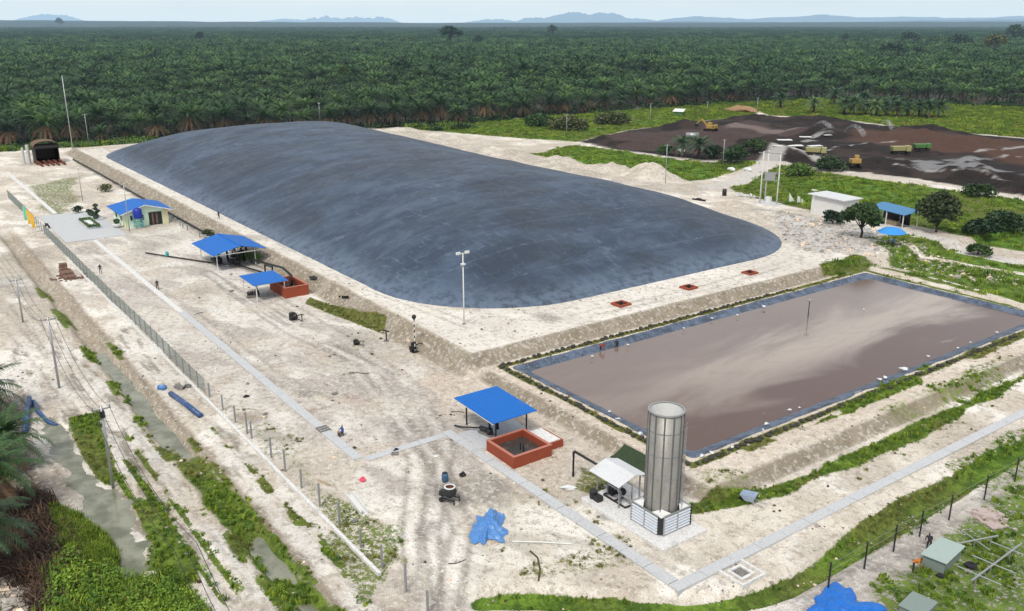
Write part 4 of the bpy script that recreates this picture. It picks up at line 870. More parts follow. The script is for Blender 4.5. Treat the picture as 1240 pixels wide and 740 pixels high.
for k, (px, py, s, lab) in enumerate(((955,246,1.0,'tall white triangular board leaning in the grass beyond the transformer'),(965,247,.8,'narrow white upright board in the grass between two others'),(970,247,.5,'small white board nearest the white hut'))):
    g = GS(px, py); t = MB().add([(0,0,0),(1.4*s if k == 0 else .6*s,.8*s,0),(1.0*s if k == 0 else .5*s,.5*s,.6 if k == 0 else 1.9*s),(0,0,2.3*s),(.0,.08,0),(1.4*s if k == 0 else .6*s,.88*s,0),(1.0*s if k == 0 else .5*s,.58*s,.6 if k == 0 else 1.9*s),(0,.08,2.3*s)],[(0,1,2,3),(7,6,5,4),(0,4,5,1),(2,6,7,3),(1,5,6,2),(3,7,4,0)]).build('white_board', M['white']); t.location = g; tag(t, lab, 'board')
# timber & rubble on the verge
t_ = thing('timber_pile', 'pile of pale scrap boards beside the junction of the dirt road', 'timber pile', GS(898,238))
m = MB(); [m.box(rnd.uniform(-3,3),rnd.uniform(-3,3)+2.2,0,.25,.05*k,.05*k+.08,rnd.uniform(0,3)) for k in range(16)]; m.build('boards', M['white'], t_)
t_ = thing('oil_drum', 'black drum standing at the road junction', 'drum', GS(877,237)); MB().lathe([(.5,0),(.52,.1),(.5,.5),(.52,.55),(.5,1.5)],n=14).build('body', M['black'], t_, True); MB().lathe([(.46,1.5),(.46,1.54)],n=14).build('lid', M['dark_metal'], t_)
o = MB().beam((-1.6,0,.15),(1.6,.7,.2),.5,.3).box(-.6,.5,.2,.7,0,.5).build('scrap_beam', M['black']); o.location = GS(845,243); tag(o, 'black scrap beam lying in the middle of the pale track', 'scrap')
# ================================================================== SMALL YARD THINGS
def vent(px, py, lab, s=1):
    a, b = S(px, py, 2.0); t = thing('gas_vent', lab, 'vent pit', (a, b, hz(a, b)))
    MB().box(-1.0*s,1.0*s,-1.1*s,-.75*s,-.1,.28).box(-1.0*s,1.0*s,.75*s,1.1*s,-.1,.28).box(-1.0*s,-.7*s,-.75*s,.75*s,-.1,.28).box(.7*s,1.0*s,-.75*s,.75*s,-.1,.28).build('kerb', M['red'], t); MB().box(-.7*s,.7*s,-.75*s,.75*s,-.1,.08).tube([(0,0,0),(0,0,.55)],.2*s,8).build('cover', M['dark_metal'], t)
vent(752,369,'small red-kerbed vent pit on the bank, leftmost of the three before the cover'); vent(834,349,'middle red-kerbed vent pit on the bank before the cover',.95); vent(908,331,'small red-kerbed vent pit on the bank nearest the right corner of the cover',.9)
t_ = thing('control_mast', 'black-and-white striped mast with a black sensor head by the bank', 'mast', G(-93.4,52.6))
nS = 12
for k in range(nS): MB().lathe([(.07,k*.37),(.07,(k+1)*.37)],n=8).build('stripe', M['black'] if k % 2 else M['white'], t_)
MB().blob((0,0,4.7),.3,1,10,(1,1,1),.05).box(-.15,.15,-.1,.1,4.35,4.6).build('sensor_head', M['black'], t_); MB().box(-.5,.5,-.5,.5,-.1,.15).box(-.5,-.2,-.3,.3,.15,1.2).tube([(0,0,.9),(0,.9,1.0),(.1,1.3,.7)],.07,6).box(.1,.4,-.9,-.3,.5,1.0).build('control_box', M['black'], t_)
for px, py, s, lab in ((357,388,1.2,'black pump engine standing on the sand in mid yard'),(433,418,.8,'small black motor lying on the sand below the big bank')):
    t_ = thing('engine', lab, 'engine', GS(px, py), .4)
    MB().blob((0,0,.5*s),.42*s,2,10,(1.2,.8,.9),.35).box(-.6*s,-.1*s,-.3*s,.3*s,0,.9*s).build('block', M['black'], t_); MB().tube([(.3*s,0,.6*s),(1.0*s,.2,.9*s),(1.3*s,.3,.8*s)],.06*s,5).tube([(.2*s,0,.3*s),(1.1*s,.1,.1*s)],.05*s,5).tube([(1.1*s,.1,.05),(1.1*s,.1,.9*s)],.06*s,5).build('frame', M['dark_metal'], t_)
t_ = thing('valve_stand', 'small dark T-shaped valve stand at the toe of the bank', 'valve stand', GS(468,413)); MB().tube([(0,0,0),(0,0,1.4)],.09,8).build('stem', M['dark_metal'], t_); MB().beam((-.6,-.1,1.4),(.6,.1,1.45),.16).build('handle', M['dark_metal'], t_); MB().lathe([(.35,-.05),(.35,.12)],n=12).build('base', M['concrete_dark'], t_)
o = MB().beam((-.9,0,0),(.7,.3,.35),.12,.35).beam((0,.4,.1),(.5,-.6,.3),.1,.2).build('scrap_plate', M['black']); o.location = GS(418,371, .3); tag(o, 'black bent plate stuck in the grassy toe of the bank', 'scrap')
o = MB().blob((0,0,.05),1.0,8,14,(1.0,.75,.15),.2).build('oil_sheet', M['cl_dark'], smooth=True); o.location = GS(381,347,.05); tag(o, 'dark rounded mat beside the far red sump', 'mat')
# mixer, barrel, tarps
t_ = thing('concrete_mixer', 'concrete mixer with a white-rimmed drum on the damp grey ground', 'concrete mixer', GS(545,607), .4)
MB().lathe([(.25,.45),(.55,.7),(.62,1.05),(.40,1.40)],n=18,cap=False).build('drum', M['dark_metal'], t_, True); MB().lathe([(.38,1.38),(.50,1.38),(.50,1.46),(.38,1.46),(.38,1.38)],n=18,cap=False).build('rim', M['white'], t_); MB().lathe([(.1,.9),(.36,1.3)],n=12,cap=False).build('blades', M['rust'], t_)
MB().beam((-.7,-.4,.35),(.7,-.4,.35),.08).beam((-.7,.4,.35),(.7,.4,.35),.08).beam((-.7,-.4,.35),(0,-.5,1.0),.08).beam((-.7,.4,.35),(0,.5,1.0),.08).beam((.7,-.4,0),(.7,-.4,.5),.08).beam((.7,.4,0),(.7,.4,.5),.08).box(-1.0,-.5,-.25,.25,.4,.85).build('frame', M['dark_metal'], t_)
for s in (-.5,.5): MB().tube([(-.6,s-.05,.22),(-.6,s+.05,.22)],.22,12).build('wheel', M['rubber'], t_)
t_ = thing('barrel', 'blue plastic barrel behind the concrete mixer', 'barrel', GS(539,583)); MB().lathe([(.26,0),(.31,.2),(.31,.65),(.26,.85)],n=16).build('body', paint('barrel_blue',(.05,.12,.22),.5,dk=.3), t_, True); MB().lathe([(.25,.85),(.25,.88)],n=16).build('lid', M['cl_dark'], t_)
o = MB().blob((0,0,.2),.3,3,8,(1,1,.8),.5).build('bucket', M['black']); o.location = GS(560,577); tag(o, 'small black bucket right of the blue barrel', 'bucket')
def tarp(name, lab, cx, cy, rx, ry, hh, mat, seed, rz=0, n=60, peaks=()):
    g_ = np.linspace(-1, 1, n); U, W_ = np.meshgrid(g_, g_, indexing='ij'); an = np.arctan2(W_, U); rad = np.maximum(np.abs(U), np.abs(W_))
    ed_ = .95+.5*(fbm(np.cos(an)*2.2+9, np.sin(an)*2.2+seed, 1, 3, seed)-.5)*2; e = np.clip(1-rad**3, 0, 1)
    x = (U*.8+.2*U*np.sqrt(1-np.minimum(W_**2, 1)*.6))*rx*ed_; y = W_*ry*ed_; z = np.full(U.shape, .05)
    for pu, pw, pr, ph in peaks: z = z+ph*np.exp(-np.sqrt(((U-pu)**2+(W_-pw)**2)/pr**2+.15)*1.3)*e**.4
    rg = 1-np.abs(2*fbm(U*2.2+seed, W_*2.2, .9, 3, seed)-1)*1.0; z = z+(.15+.85*e)*.34*(rg-.55)+.12*e*(1-np.abs(2*fbm(U*5, W_*4, .8, 3, seed+4)-1))
    V_ = np.stack([x.ravel(), y.ravel(), np.maximum(z, .03).ravel()], -1); id_ = np.arange(n*n).reshape(n, n)
    me = np_mesh(name, V_, np.stack([id_[:-1,:-1], id_[1:,:-1], id_[1:,1:], id_[:-1,1:]], -1).reshape(-1, 4)); me.materials.append(mat); me.polygons.foreach_set('use_smooth', np.ones((n-1)**2, bool))
    o = bpy.data.objects.new(name, me); C.objects.link(o); o.location = G(cx, cy, .02); o.rotation_euler = (0,0,rz); return tag(o, lab, 'tarpaulin')
a, b = S(592,640); tarp('tarpaulin', 'crumpled pale blue tarpaulin heaped over a pile in the lower middle', a, b, 1.5, 2.3, 1, M['tarp'], 3, .95, peaks=((.1,.35,.30,1.7),(.3,-.05,.3,.6),(-.1,-.65,.3,.75),(-.5,.1,.25,.35)))
a, b = S(1005,745); tarp('tarpaulin', 'bright blue tarpaulin spread over goods at the bottom right edge', a+.3, b+.4, 2.0, 2.9, 1, M['tarp2'], 6, .05, peaks=((-.1,-.1,.8,.9),(.3,.3,.5,.25)))
# pipes etc. along the ditch
for lab, pts, r, mt in (('long dark blue tarpaulin roll beside the ditch', [GS(207,479,.25),GS(225,492,.3),GS(243,506,.25)], .3, 'tarp_d'),('dark blue plastic pipe standing out of the murky pool on the left', [GS(31,524,.2),GS(33,505,.45),GS(36,488,.55)], .33, 'tarp_d'),
      ('bent dark blue pipe lying across the sand at the pool edge', [GS(41,489,.3),GS(47,502,.3),GS(57,512,.25),GS(69,516,.2)], .22, 'tarp_d'),('small blue roll at the edge of the ditch', [GS(193,471,.2),GS(200,472,.25)], .33, 'tarp')):
    if 'tarp_d' not in M: M['tarp_d'] = paint('dark_blue_plastic', (.035,.09,.24), .4, var=.5, sc_=2, dirt=(.35,.42,.55), dk=.9)
    o = MB().tube(pts, r, 10).build('plastic_roll', M[mt], smooth=True); tag(o, lab, 'roll')
t_ = thing('lumber_stack', 'loose dark boards lying by the blue roll near the fence', 'boards', GS(220,468))
m = MB(); [m.box(-1.2+.2*k,1.0+.1*k,-.1,.1,.04*k,.04*k+.05,.4*k) for k in range(7)]; m.build('boards', M['concrete_dark'], t_)
t_ = thing('channel_section', 'white open channel section lying near the fence footing', 'channel', GS(432,612), -.1)
MB().box(-1.9,1.9,-.35,.35,0,.08).box(-1.9,1.9,-.35,-.27,.08,.4).box(-1.9,1.9,.27,.35,.08,.4).build('trough', M['white'], t_)
o = MB().box(-.8,.8,-.1,.1,0,.1).build('plank', M['cardboard']); o.location = GS(392,585,.05); o.rotation_euler = (0,0,.3); tag(o, 'short dark plank lying beside the bare fence posts', 'plank')
o = MB().blob((0,0,.2),.3,3,8,(1,1,.8),.3).build('cloth_bundle', paint('pink_cloth',(.75,.10,.16),.8,dk=0)); o.location = GS(439,583); tag(o, 'small bright pink bundle on the sand', 'bundle')
o = MB().tube([GS(620,657,.1),GS(655,658,.12),GS(692,660,.1)],.06,6).build('pipe', M['white']); tag(o, 'thin white pipe lying below the pale blue tarpaulin', 'pipe')
o = MB().tube([GS(642,668,.06),GS(651,676,.06),GS(654,690,.06),GS(652,704,.06)],.07,6).build('hose', M['twig']); tag(o, 'thin brown hose winding over the sand below the tarpaulin', 'hose')
o = MB().blob((0,0,.12),.5,9,12,(1.4,.5,.4),.4).build('white_bag', M['foam']); o.location = GS(688,592); o.rotation_euler = (0,0,.9); tag(o, 'white sack lying beside the gooseneck pipe', 'sack')
t_ = thing('manhole', 'square pale concrete manhole frame beside the south path', 'manhole', G(-37.2,48.6))
for s in (1.35,.75): 
    m = MB(); w = .22; m.box(-s,s,-s,-s+w,-.1,.22-(1.35-s)*.1).box(-s,s,s-w,s,-.1,.22-(1.35-s)*.1).box(-s,-s+w,-s+w,s-w,-.1,.22-(1.35-s)*.1).box(s-w,s,-s+w,s-w,-.1,.22-(1.35-s)*.1); m.build('frame', M['concrete_light'], t_)
MB().box(-.53,.53,-.53,.53,-.2,.04).build('cover', M['concrete_dark'], t_)
t_ = thing('barrow', 'tipped pale blue wheelbarrow on the sand below the pond bank', 'wheelbarrow', GS(909,610), .4)
MB().add([(-.9,-.5,.9),(.5,-.5,1.0),(.5,.5,1.0),(-.9,.5,.9),(-.5,-.3,.3),(.2,-.3,.3),(.2,.3,.3),(-.5,.3,.3)],[(4,5,6,7),(0,4,7,3),(1,2,6,5),(0,1,5,4),(3,7,6,2)]).build('tray', paint('pale_blue_paint',(.36,.45,.58),.5,dk=.4), t_)
MB().beam((-.5,-.3,.5),(1.2,-.35,.2),.06).beam((-.5,.3,.5),(1.2,.35,.2),.06).beam((.3,-.3,.5),(.3,-.3,0),.06).beam((.3,.3,.5),(.3,.3,0),.06).build('handles', M['steel'], t_); MB().tube([(-.85,-.08,.25),(-.85,.08,.25)],.25,12).build('wheel', M['rubber'], t_)
# bottom right corner
t_ = thing('site_box', 'grey-green sheet metal box with a flat lid in the right corner', 'site box', GS(1140,680), .12); t_.scale = (.85,.85,.85)
MB().box(-.95,.95,-1.9,1.9,0,1.15).build('body', M['box_grey'], t_); MB().sheet([(-1.15,-2.1,1.2),(1.15,-2.1,1.25),(1.15,2.1,1.25),(-1.15,2.1,1.2)],.06).build('lid', paint('pale_green_lid',(.36,.44,.41),.6,var=.08), t_)
t_ = thing('site_box', 'low grey-green sheet metal box cut by the bottom edge of the picture', 'site box', GS(1110,742), .12)
MB().box(-.8,.8,-1.1,1.1,0,.7).build('body', M['box_grey'], t_); MB().box(-.9,.9,-1.2,1.2,.7,.76).build('lid', M['box_grey'], t_)
t_ = thing('steel_frame', 'pale steel tube frame lying beyond the grey-green box', 'steel frame', GS(1180,713), 0)
g0, g1 = Vector(GS(1174,716)), Vector(GS(1232,672)); og = Vector(t_.location)
m = MB(); z1 = Vector((0,0,.9)); m.tube([g0-og+z1, g1-og+z1],.08,6); m.tube([g0-og+z1+Vector((0,.4,0)), g1-og+z1+Vector((0,.4,0))],.05,6)
for f_ in (.1,.4,.8): p = g0.lerp(g1, f_)-og; m.tube([p, p+z1],.05,6); m.tube([p+z1+Vector((-1.6,.2,0)), p+z1+Vector((1.6,.5,0))],.05,6)
m.build('tubes', M['steel'], t_)
t_ = thing('steel_frame', 'pale steel cross frame standing just behind the grey-green box', 'steel frame', GS(1188,668), 0)
MB().tube([(-1.2,-1.6,.7),(.2,2.0,.8)],.07,6).tube([(-2.0,.6,.7),(.8,-.4,.7)],.05,6).tube([(-.6,0,0),(-.6,0,.75)],.05,6).tube([(0,1.4,0),(0,1.4,.8)],.05,6).build('tubes', M['steel'], t_)
t_ = thing('rubble_heap', 'heap of broken pinkish plaster slabs in the right corner', 'rubble', GS(1197,626))
m = MB(); [m.box(rnd.gauss(0,.6),rnd.gauss(0,.6)+rnd.uniform(.3,.9),rnd.gauss(0,.9),rnd.gauss(0,.9)+rnd.uniform(.3,.8),0,.1+rnd.random()*.3,rnd.uniform(0,3)) for k in range(22)]; m.build('slabs', M['pale_pink'], t_)
for px, py, s, lab in ((1175,687,.5,'dark lump of scrap right of the grey-green box'),(1138,699,.3,'small dark stone in front of the grey-green box')):
    o = MB().blob((0,0,.15),s,4,10,(1,.8,.5),.4).build('scrap', M['cl_dark']); o.location = GS(px, py); tag(o, lab, 'scrap')
# litter of the building site
lit = [MB().box(-.5,.5,-.06,.06,0,.05).mesh('scrap', M['cardboard']), MB().box(-.25,.25,-.18,.18,0,.12).mesh('scrap', M['concrete_dark']), MB().blob((0,0,.08),.2,3,8,(1.3,.8,.6),.5).mesh('scrap', M['cl_dark']), MB().blob((0,0,.05),.22,4,8,(1.3,.9,.4),.5).mesh('scrap', M['foam']), MB().tube([(-.9,0,.05),(.2,.1,.05),(.9,-.2,.05)],.045,6).mesh('scrap', M['black'])]
kinds = ('short timber offcut','broken grey block','crumpled dark rag','crumpled white bag','bent piece of black pipe')
for k in range(38):
    a, b = rnd.uniform(-150,-50), rnd.uniform(27.5,51)
    if 32 < b < 35 or (b > 42 and a > -73): continue
    q = rnd.randrange(5); inst('scrap', lit[q], G(a, b), rnd.uniform(0,6), rnd.uniform(.7,1.4), kinds[q]+' lying loose on the bare sand of the yard', 'scrap', kinds[q]+' scattered over the yard')
# gauge post in the pond
t_ = thing('gauge_post', 'thin dark gauge post standing in the brown pond near its far side', 'gauge post', (*S(978,388,.13),.1))
MB().tube([(0,0,-.6),(0,0,3.0)],.06,8).build('post', M['dark_metal'], t_); MB().box(-.35,.35,-.35,.35,-.02,.12).build('float', M['concrete_dark'], t_); MB().box(-.3,.3,-.3,.3,2.9,3.05).build('top_plate', M['steel'], t_)
# machines on the peat yard
def digger(px, py, lab, cm, rz, s=1.0, arm=True):
    t = thing('excavator', lab, 'excavator', GS(px, py), rz)
    for y in (-1.2,1.2):
        MB().box(-1.9*s,1.9*s,y*s-.3*s,y*s+.3*s,.15*s,.95*s).tube([(-1.9*s,y*s-.3*s,.55*s),(-1.9*s,y*s+.3*s,.55*s)],.4*s,10).tube([(1.9*s,y*s-.3*s,.55*s),(1.9*s,y*s+.3*s,.55*s)],.4*s,10).build('track', M['rubber'], t)
    MB().box(-2.0*s,1.3*s,-1.3*s,1.3*s,1.1*s,2.2*s).box(-2.2*s,-1.2*s,-1.3*s,1.3*s,1.3*s,2.5*s).build('body', M[cm], t, bevel=.08)
    c = MB().box(.0*s,1.5*s,-1.2*s,-.1*s,2.2*s,3.2*s).build('cab', M[cm], t, bevel=.06); MB().box(.15*s,1.53*s,-1.05*s,-.25*s,2.35*s,3.0*s).build('window', M['glass'], c)
    if arm: MB().beam((1.2*s,.3*s,1.9*s),(3.6*s,.3*s,4.2*s),.35*s,.5*s).beam((3.6*s,.3*s,4.2*s),(5.6*s,.3*s,2.4*s),.28*s,.4*s).build('boom', M[cm], t); MB().box(5.2*s,6.1*s,-.2*s,.8*s,1.4*s,2.4*s).build('bucket', M['dark_metal'], t)
    return t
digger(1034,204,'yellow-brown tracked digger at work on the near peat heap','yellow',2.4,1.0,False)
MB_ = None
digger(860,166,'yellow excavator with its boom down, far left on the peat yard','yellow',3.4,1.0)
def truck(px, py, lab, cb, rz, s=1.0):
    t = thing('dump_truck', lab, 'dump truck', GS(px, py), rz)
    MB().add([(-3.4*s,-1.2*s,1.2*s),(1.2*s,-1.2*s,1.2*s),(1.2*s,1.2*s,1.2*s),(-3.4*s,1.2*s,1.2*s),(-3.8*s,-1.35*s,2.7*s),(1.4*s,-1.35*s,2.7*s),(1.4*s,1.35*s,2.7*s),(-3.8*s,1.35*s,2.7*s)],[(3,2,1,0),(0,1,5,4),(1,2,6,5),(2,3,7,6),(3,0,4,7),(4,5,6,7)]).build('bed', M[cb], t)
    c = MB().box(1.6*s,3.4*s,-1.15*s,1.15*s,.9*s,2.9*s).build('cab', M[cb], t, bevel=.1); MB().box(3.35*s,3.42*s,-1.0*s,1.0*s,1.9*s,2.7*s).build('windscreen', M['glass'], c)
    for x in (-2.6,-1.5,2.5):
        for y in (-1.1,1.1): MB().tube([(x*s,(y-.17)*s,.5*s),(x*s,(y+.17)*s,.5*s)],.5*s,12).build('wheel', M['rubber'], t)
    MB().box(-3.4*s,3.3*s,-.5*s,.5*s,.6*s,.95*s).build('chassis', M['dark_metal'], t); return t
truck(988,191,'pale yellow truck parked beside the track into the peat yard','lime',.6,.85); truck(1090,189,'pale yellow truck in the middle of the dark peat','lime',1.0,.85); truck(1116,184,'green truck parked nose to tail behind the yellow truck','green_paint',1.0,.75)
t_ = thing('pump_trailer', 'grey cylindrical tank trailer beside the far excavator', 'tank trailer', GS(838,168), .8); MB().tube([(-2.2,0,1.6),(2.2,0,1.6)],.95,12).build('tank', M['steel'], t_, True); [MB().tube([(x,-1.1,.45),(x,1.1,.45)],.45,10).build('wheel', M['rubber'], t_) for x in (-1.2,1.2)]
shm = MB().sheet([(-3,-1.4,.5),(3,-1.4,.5),(3,1.4,.65),(-3,1.4,.6)],.08).mesh('white_sheet', M['white'])
for px, py, s, rz, lab in ((950,163+8,.8,.9,'a'),(962,177,.9,1.0,'a'),(975,169,.7,.8,'a'),(1002,167,.5,1.2,'a'),(987,178,.8,1.2,'a'),(942,180,.5,.9,'a')):
    inst('plastic_sheet', shm, GS(px, py), rz, s, 'white plastic sheet lying on the dark peat left of the machines', 'plastic sheet', 'white sheets on the peat')
t_ = thing('field_shed', 'tiny pale green shed behind the peat yard', 'shed', GS(822,140), .5); MB().box(-2,2,-1.5,1.5,0,1.9).build('wall', M['green_paint'], t_); MB().sheet([(-2.5,-2,1.9),(2.5,-2,1.9),(2.5,2,2.9),(-2.5,2,2.9)],.1).build('roof', M['white'], t_)
o = MB().blob((0,0,.5),5,4,16,(1.6,1,.42),.35).build('earth_mound', paint('orange_earth',(.34,.21,.12),.9,var=.4,sc_=.4,bump=.8)); o.location = GS(898,135); tag(o, 'mound of orange-brown earth at the far corner of the peat yard', 'earth mound')
for px, py, lab in ((905,207,'white sack in the weeds left of the track'),(885,207,'white sack in the weeds beside the pole at the track'),(825,184,'white bag under the palm clump by the peat yard')):
    o = MB().blob((0,0,.5),1.0,7,10,(1.2,.8,.6),.3).build('white_bag', M['foam']); o.location = GS(px, py); tag(o, lab, 'sack')
# sprinklers watering the peat
t = NT('fine_spray'); t.set((.8,.82,.84), .9); tr = t.n('ShaderNodeBsdfTransparent'); mx = t.n('ShaderNodeMixShader'); t.l(t.map(t.noise(1.2, 3), .35, .75, .02, .24), mx.inputs[0]); t.l(tr.outputs[0], mx.inputs[1]); t.l(t.b.outputs[0], mx.inputs[2]); t.l(mx.outputs[0], t.out.inputs[0]); M['spray'] = t.m
for k, (px, py, rz, s) in enumerate(((985,156,1.2,1.0),(1023,161,1.1,1.1),(1064,157,1.0,.9))):
    t_ = thing('sprinkler', ('left','middle','right')[k]+' sprinkler throwing an arc of water over the far edge of the peat', 'sprinkler', GS(px, py), rz)
    MB().tube([(0,0,0),(0,0,1.2)],.06,6).build('riser', M['steel'], t_)
    pts = [(0,-12*s*u, 1.2+5.5*s*u*(1-u)*1.6*(1-.15*u)) for u in [i_/9 for i_ in range(10)]]; MB().tube(pts, .15, 8, 1.1).build('water_arc', M['spray'], t_, True)
# ================================================================== PEOPLE
def person(px, py, lab, top, bot, z=None, rz=0, pose='stand', held=None):
    g = GS(px, py); t_g = {}
    J = {'pelvis':(0,0,.93),'chest':(0,0,1.22),'neck':(0,.0,1.45),'head':(.01,0,1.57),'crown':(.01,0,1.70)}
    if pose == 'walk': L = [((0,.10,.88),(.16,.11,.50),(.05,.11,.08),(.17,.11,.03)), ((0,-.10,.88),(-.02,-.11,.48),(-.26,-.11,.10),(-.15,-.11,.03))]
    else: L = [((0,s*.10,.88),(.02,s*.12,.49),(0,s*.13,.08),(.13,s*.14,.03)) for s in (1,-1)]
    Ar = [((0,s*.19,1.40),(.02 if pose != 'walk' else s*.12,s*.25,1.12),(.10 if pose != 'walk' else s*.22,s*.24,.88)) for s in (1,-1)]
    dz = 0
    if pose == 'sit':
        J = {k: (v[0]-.15, v[1], v[2]-.50) for k, v in J.items()}
        L = [((-.1,s*.10,.42),(.32,s*.14,.50),(.28,s*.14,.08),(.40,s*.15,.03)) for s in (1,-1)]; Ar = [((-.13,s*.19,.90),(.0,s*.26,.66),(.24,s*.18,.58)) for s in (1,-1)]
    if pose == 'bend':
        J = {'pelvis':(0,0,.86),'chest':(.22,0,1.05),'neck':(.42,0,1.18),'head':(.52,0,1.22),'crown':(.62,0,1.27)}; Ar = [((.38,s*.19,1.12),(.42,s*.24,.84),(.55,s*.2,.62)) for s in (1,-1)]
    vs = []; es = []; rs = []
    def add(p, r, par=None):
        vs.append(p); rs.append(r); 
        if par is not None: es.append((par, len(vs)-1))
        return len(vs)-1
    pv_ = add(J['pelvis'], .135); ch = add(J['chest'], .15, pv_); nk = add(J['neck'], .06, ch); hd = add(J['head'], .095, nk); add(J['crown'], .075, hd)
    add((J['head'][0]+.10, 0, J['head'][2]-.01), .02, hd)
    for lg in L:
        p = pv_
        for q, r in zip(lg, (.095,.062,.042,.035)): p = add(q, r, p)
    for ar in Ar:
        p = ch
        for q, r in zip(ar, (.06,.042,.03)): p = add(q, r, p)
        d = (Vector(ar[2])-Vector(ar[1])).normalized(); pl = Vector(ar[2])+d*.08; pa = add(tuple(pl), .032, p)
        for k in range(4): add(tuple(pl+d*(.085-.012*abs(k-1.5))+Vector((.022*(k-1.5),0,0))), .009, pa)
        add(tuple(Vector(ar[2])+d*.07+Vector((.05,0,0))), .010, p)
    me = bpy.data.meshes.new('body'); me.from_pydata(vs, es, []); ob = bpy.data.objects.new('body', me); C.objects.link(ob)
    mod = ob.modifiers.new('s', 'SKIN'); sk = me.skin_vertices[0].data if me.skin_vertices else None
    if sk is None:
        bm = __import__('bmesh').new(); bm.from_mesh(me); bm.verts.layers.skin.verify(); bm.to_mesh(me); bm.free(); sk = me.skin_vertices[0].data
    for i_, r in enumerate(rs): sk[i_].radius = (r, r); sk[i_].use_root = (i_ == 0)
    ob.modifiers.new('b', 'SUBSURF').levels = 1; ob.modifiers['b'].render_levels = 1
    dg = bpy.context.evaluated_depsgraph_get(); nm = bpy.data.meshes.new_from_object(ob.evaluated_get(dg)); ob.modifiers.clear(); ob.data = nm
    nm.materials.clear(); [nm.materials.append(m_) for m_ in (M['skin'], M[top], M[bot], M['hair'])]
    hp = Vector(J['pelvis']); nkz = Vector(J['neck']); hdv = Vector(J['head'])
    for p in nm.polygons:
        c = p.center; p.use_smooth = True
        if (c-hdv).length < .17 and (c-nkz).dot(hdv-nkz) > .0: p.material_index = 3 if (c-hdv).dot(Vector((-.5,0,.8))) > .015 else 0
        elif any((c-Vector(a_[2])).length < .17 for a_ in Ar): p.material_index = 0
        elif min((c-Vector(q)).length for lg in L for q in lg[1:]) < .30 and c.z < hp.z+.02 or c.z < hp.z-.0: p.material_index = 2
        else: p.material_index = 1
    ob.name = 'person'; ob.location = g if z is None else (g[0], g[1], z); ob.rotation_euler = (0,0,rz); tag(ob, lab, 'person'); return ob
person(122,331.5,'person in a dark top and grey trousers walking near the fence','cl_dark','cl_grey',rz=.3,pose='walk')
person(191,351,'person in dark clothes standing on the white path','cl_dark','cl_dark',rz=-.5)
o = person(264,270,'person in black standing on the crest of the big bank','cl_dark','cl_dark',rz=1,pose='walk')
o.location = (-178.5,56.3,hz(-178.5,56.3))
o = person(727,421,'person in red crouching at the corner edge of the pond','cl_red','cl_dark',rz=.5,pose='bend'); o.location = (*S(727,421,.9), hz(*S(727,421,.9)))
o = person(747,418,'person in black crouching beside the one in red at the pond','cl_dark','cl_dark',rz=2.5,pose='bend'); o.location = (*S(747,417,.9), hz(*S(747,417,.9)))
o = person(412,530,'person in blue sitting on the edge of the yard path','cl_blue','cl_dark',rz=-1.5,pose='sit'); o.location = (-76.6,34.3,hz(-76.6,34.3)+.02)
person(1081,299,'person in blue standing under the blue parasol','cl_blue','cl_dark',rz=2)
person(1105,692,'person in orange beside the near end of the grey-green box','cl_orange','cl_dark',rz=.4,pose='bend')
person(1124,667,'person in black bending over behind the grey-green box','cl_dark','cl_dark',rz=2.2,pose='bend')
o = MB().box(-.22,.22,-.22,.22,-.25,.32).build('stool_block', M['concrete_dark']); o.location = G(-76.75,34.35); o.location.z = hz(-76.6,34.3); tag(o, 'small concrete block under the person in blue', 'block')
# ================================================================== PALMS
def frond(V_, F_, org, az, el, L, droop, rr, nl=13, lw=.2, ll=.95, seg=7):
    ca, sa = math.cos(az), math.sin(az); pts = []; x = z = 0.0; e = el
    for k in range(seg+1):
        pts.append((x, z, e)); st = L/seg; e -= droop/seg*(.6+.8*k/seg); x += math.cos(e)*st; z += math.sin(e)*st
    def at(u):
        f = u*seg; i_ = min(int(f), seg-1); f -= i_; p, q = pts[i_], pts[i_+1]; return p[0]+(q[0]-p[0])*f, p[1]+(q[1]-p[1])*f, p[2]+(q[2]-p[2])*f
    def W(r, s, z): return (org[0]+r*ca-s*sa, org[1]+r*sa+s*ca, org[2]+z)
    # rachis strip
    o = len(V_)
    for k, (x, z, e) in enumerate(pts): w = .07*(1-.8*k/seg); V_ += [W(x,-w,z+.03), W(x,w,z+.03)]
    F_ += [(o+2*k, o+2*k+2, o+2*k+3, o+2*k+1) for k in range(seg)]
    for k in range(nl):
        u = .12+.88*(k+.5)/nl; x, z, e = at(u); l_ = ll*math.sin(math.pi*min(1, .18+u*.85))**.6*rr.uniform(.8,1.15)
        for s in (-1, 1):
            sw = rr.uniform(.25,.6); dn = rr.uniform(-.35,.05)*l_+(.12 if k % 2 else -.05)*l_; tip = (x+math.cos(e)*l_*sw, s*l_*.85, z+math.sin(e)*l_*sw+dn-.18*l_)
            o = len(V_); V_ += [W(x-lw*.5*math.cos(e), s*.03, z-lw*.5*math.sin(e)), W(x+lw*.5*math.cos(e), s*.03, z+lw*.5*math.sin(e)), W(*tip)]
            F_.append((o, o+1, o+2) if s > 0 else (o+1, o, o+2))
def fmesh(name, V_, F_, mat):
    me = bpy.data.meshes.new(name); me.from_pydata(V_, [], F_); me.materials.append(mat); me.update(); return me
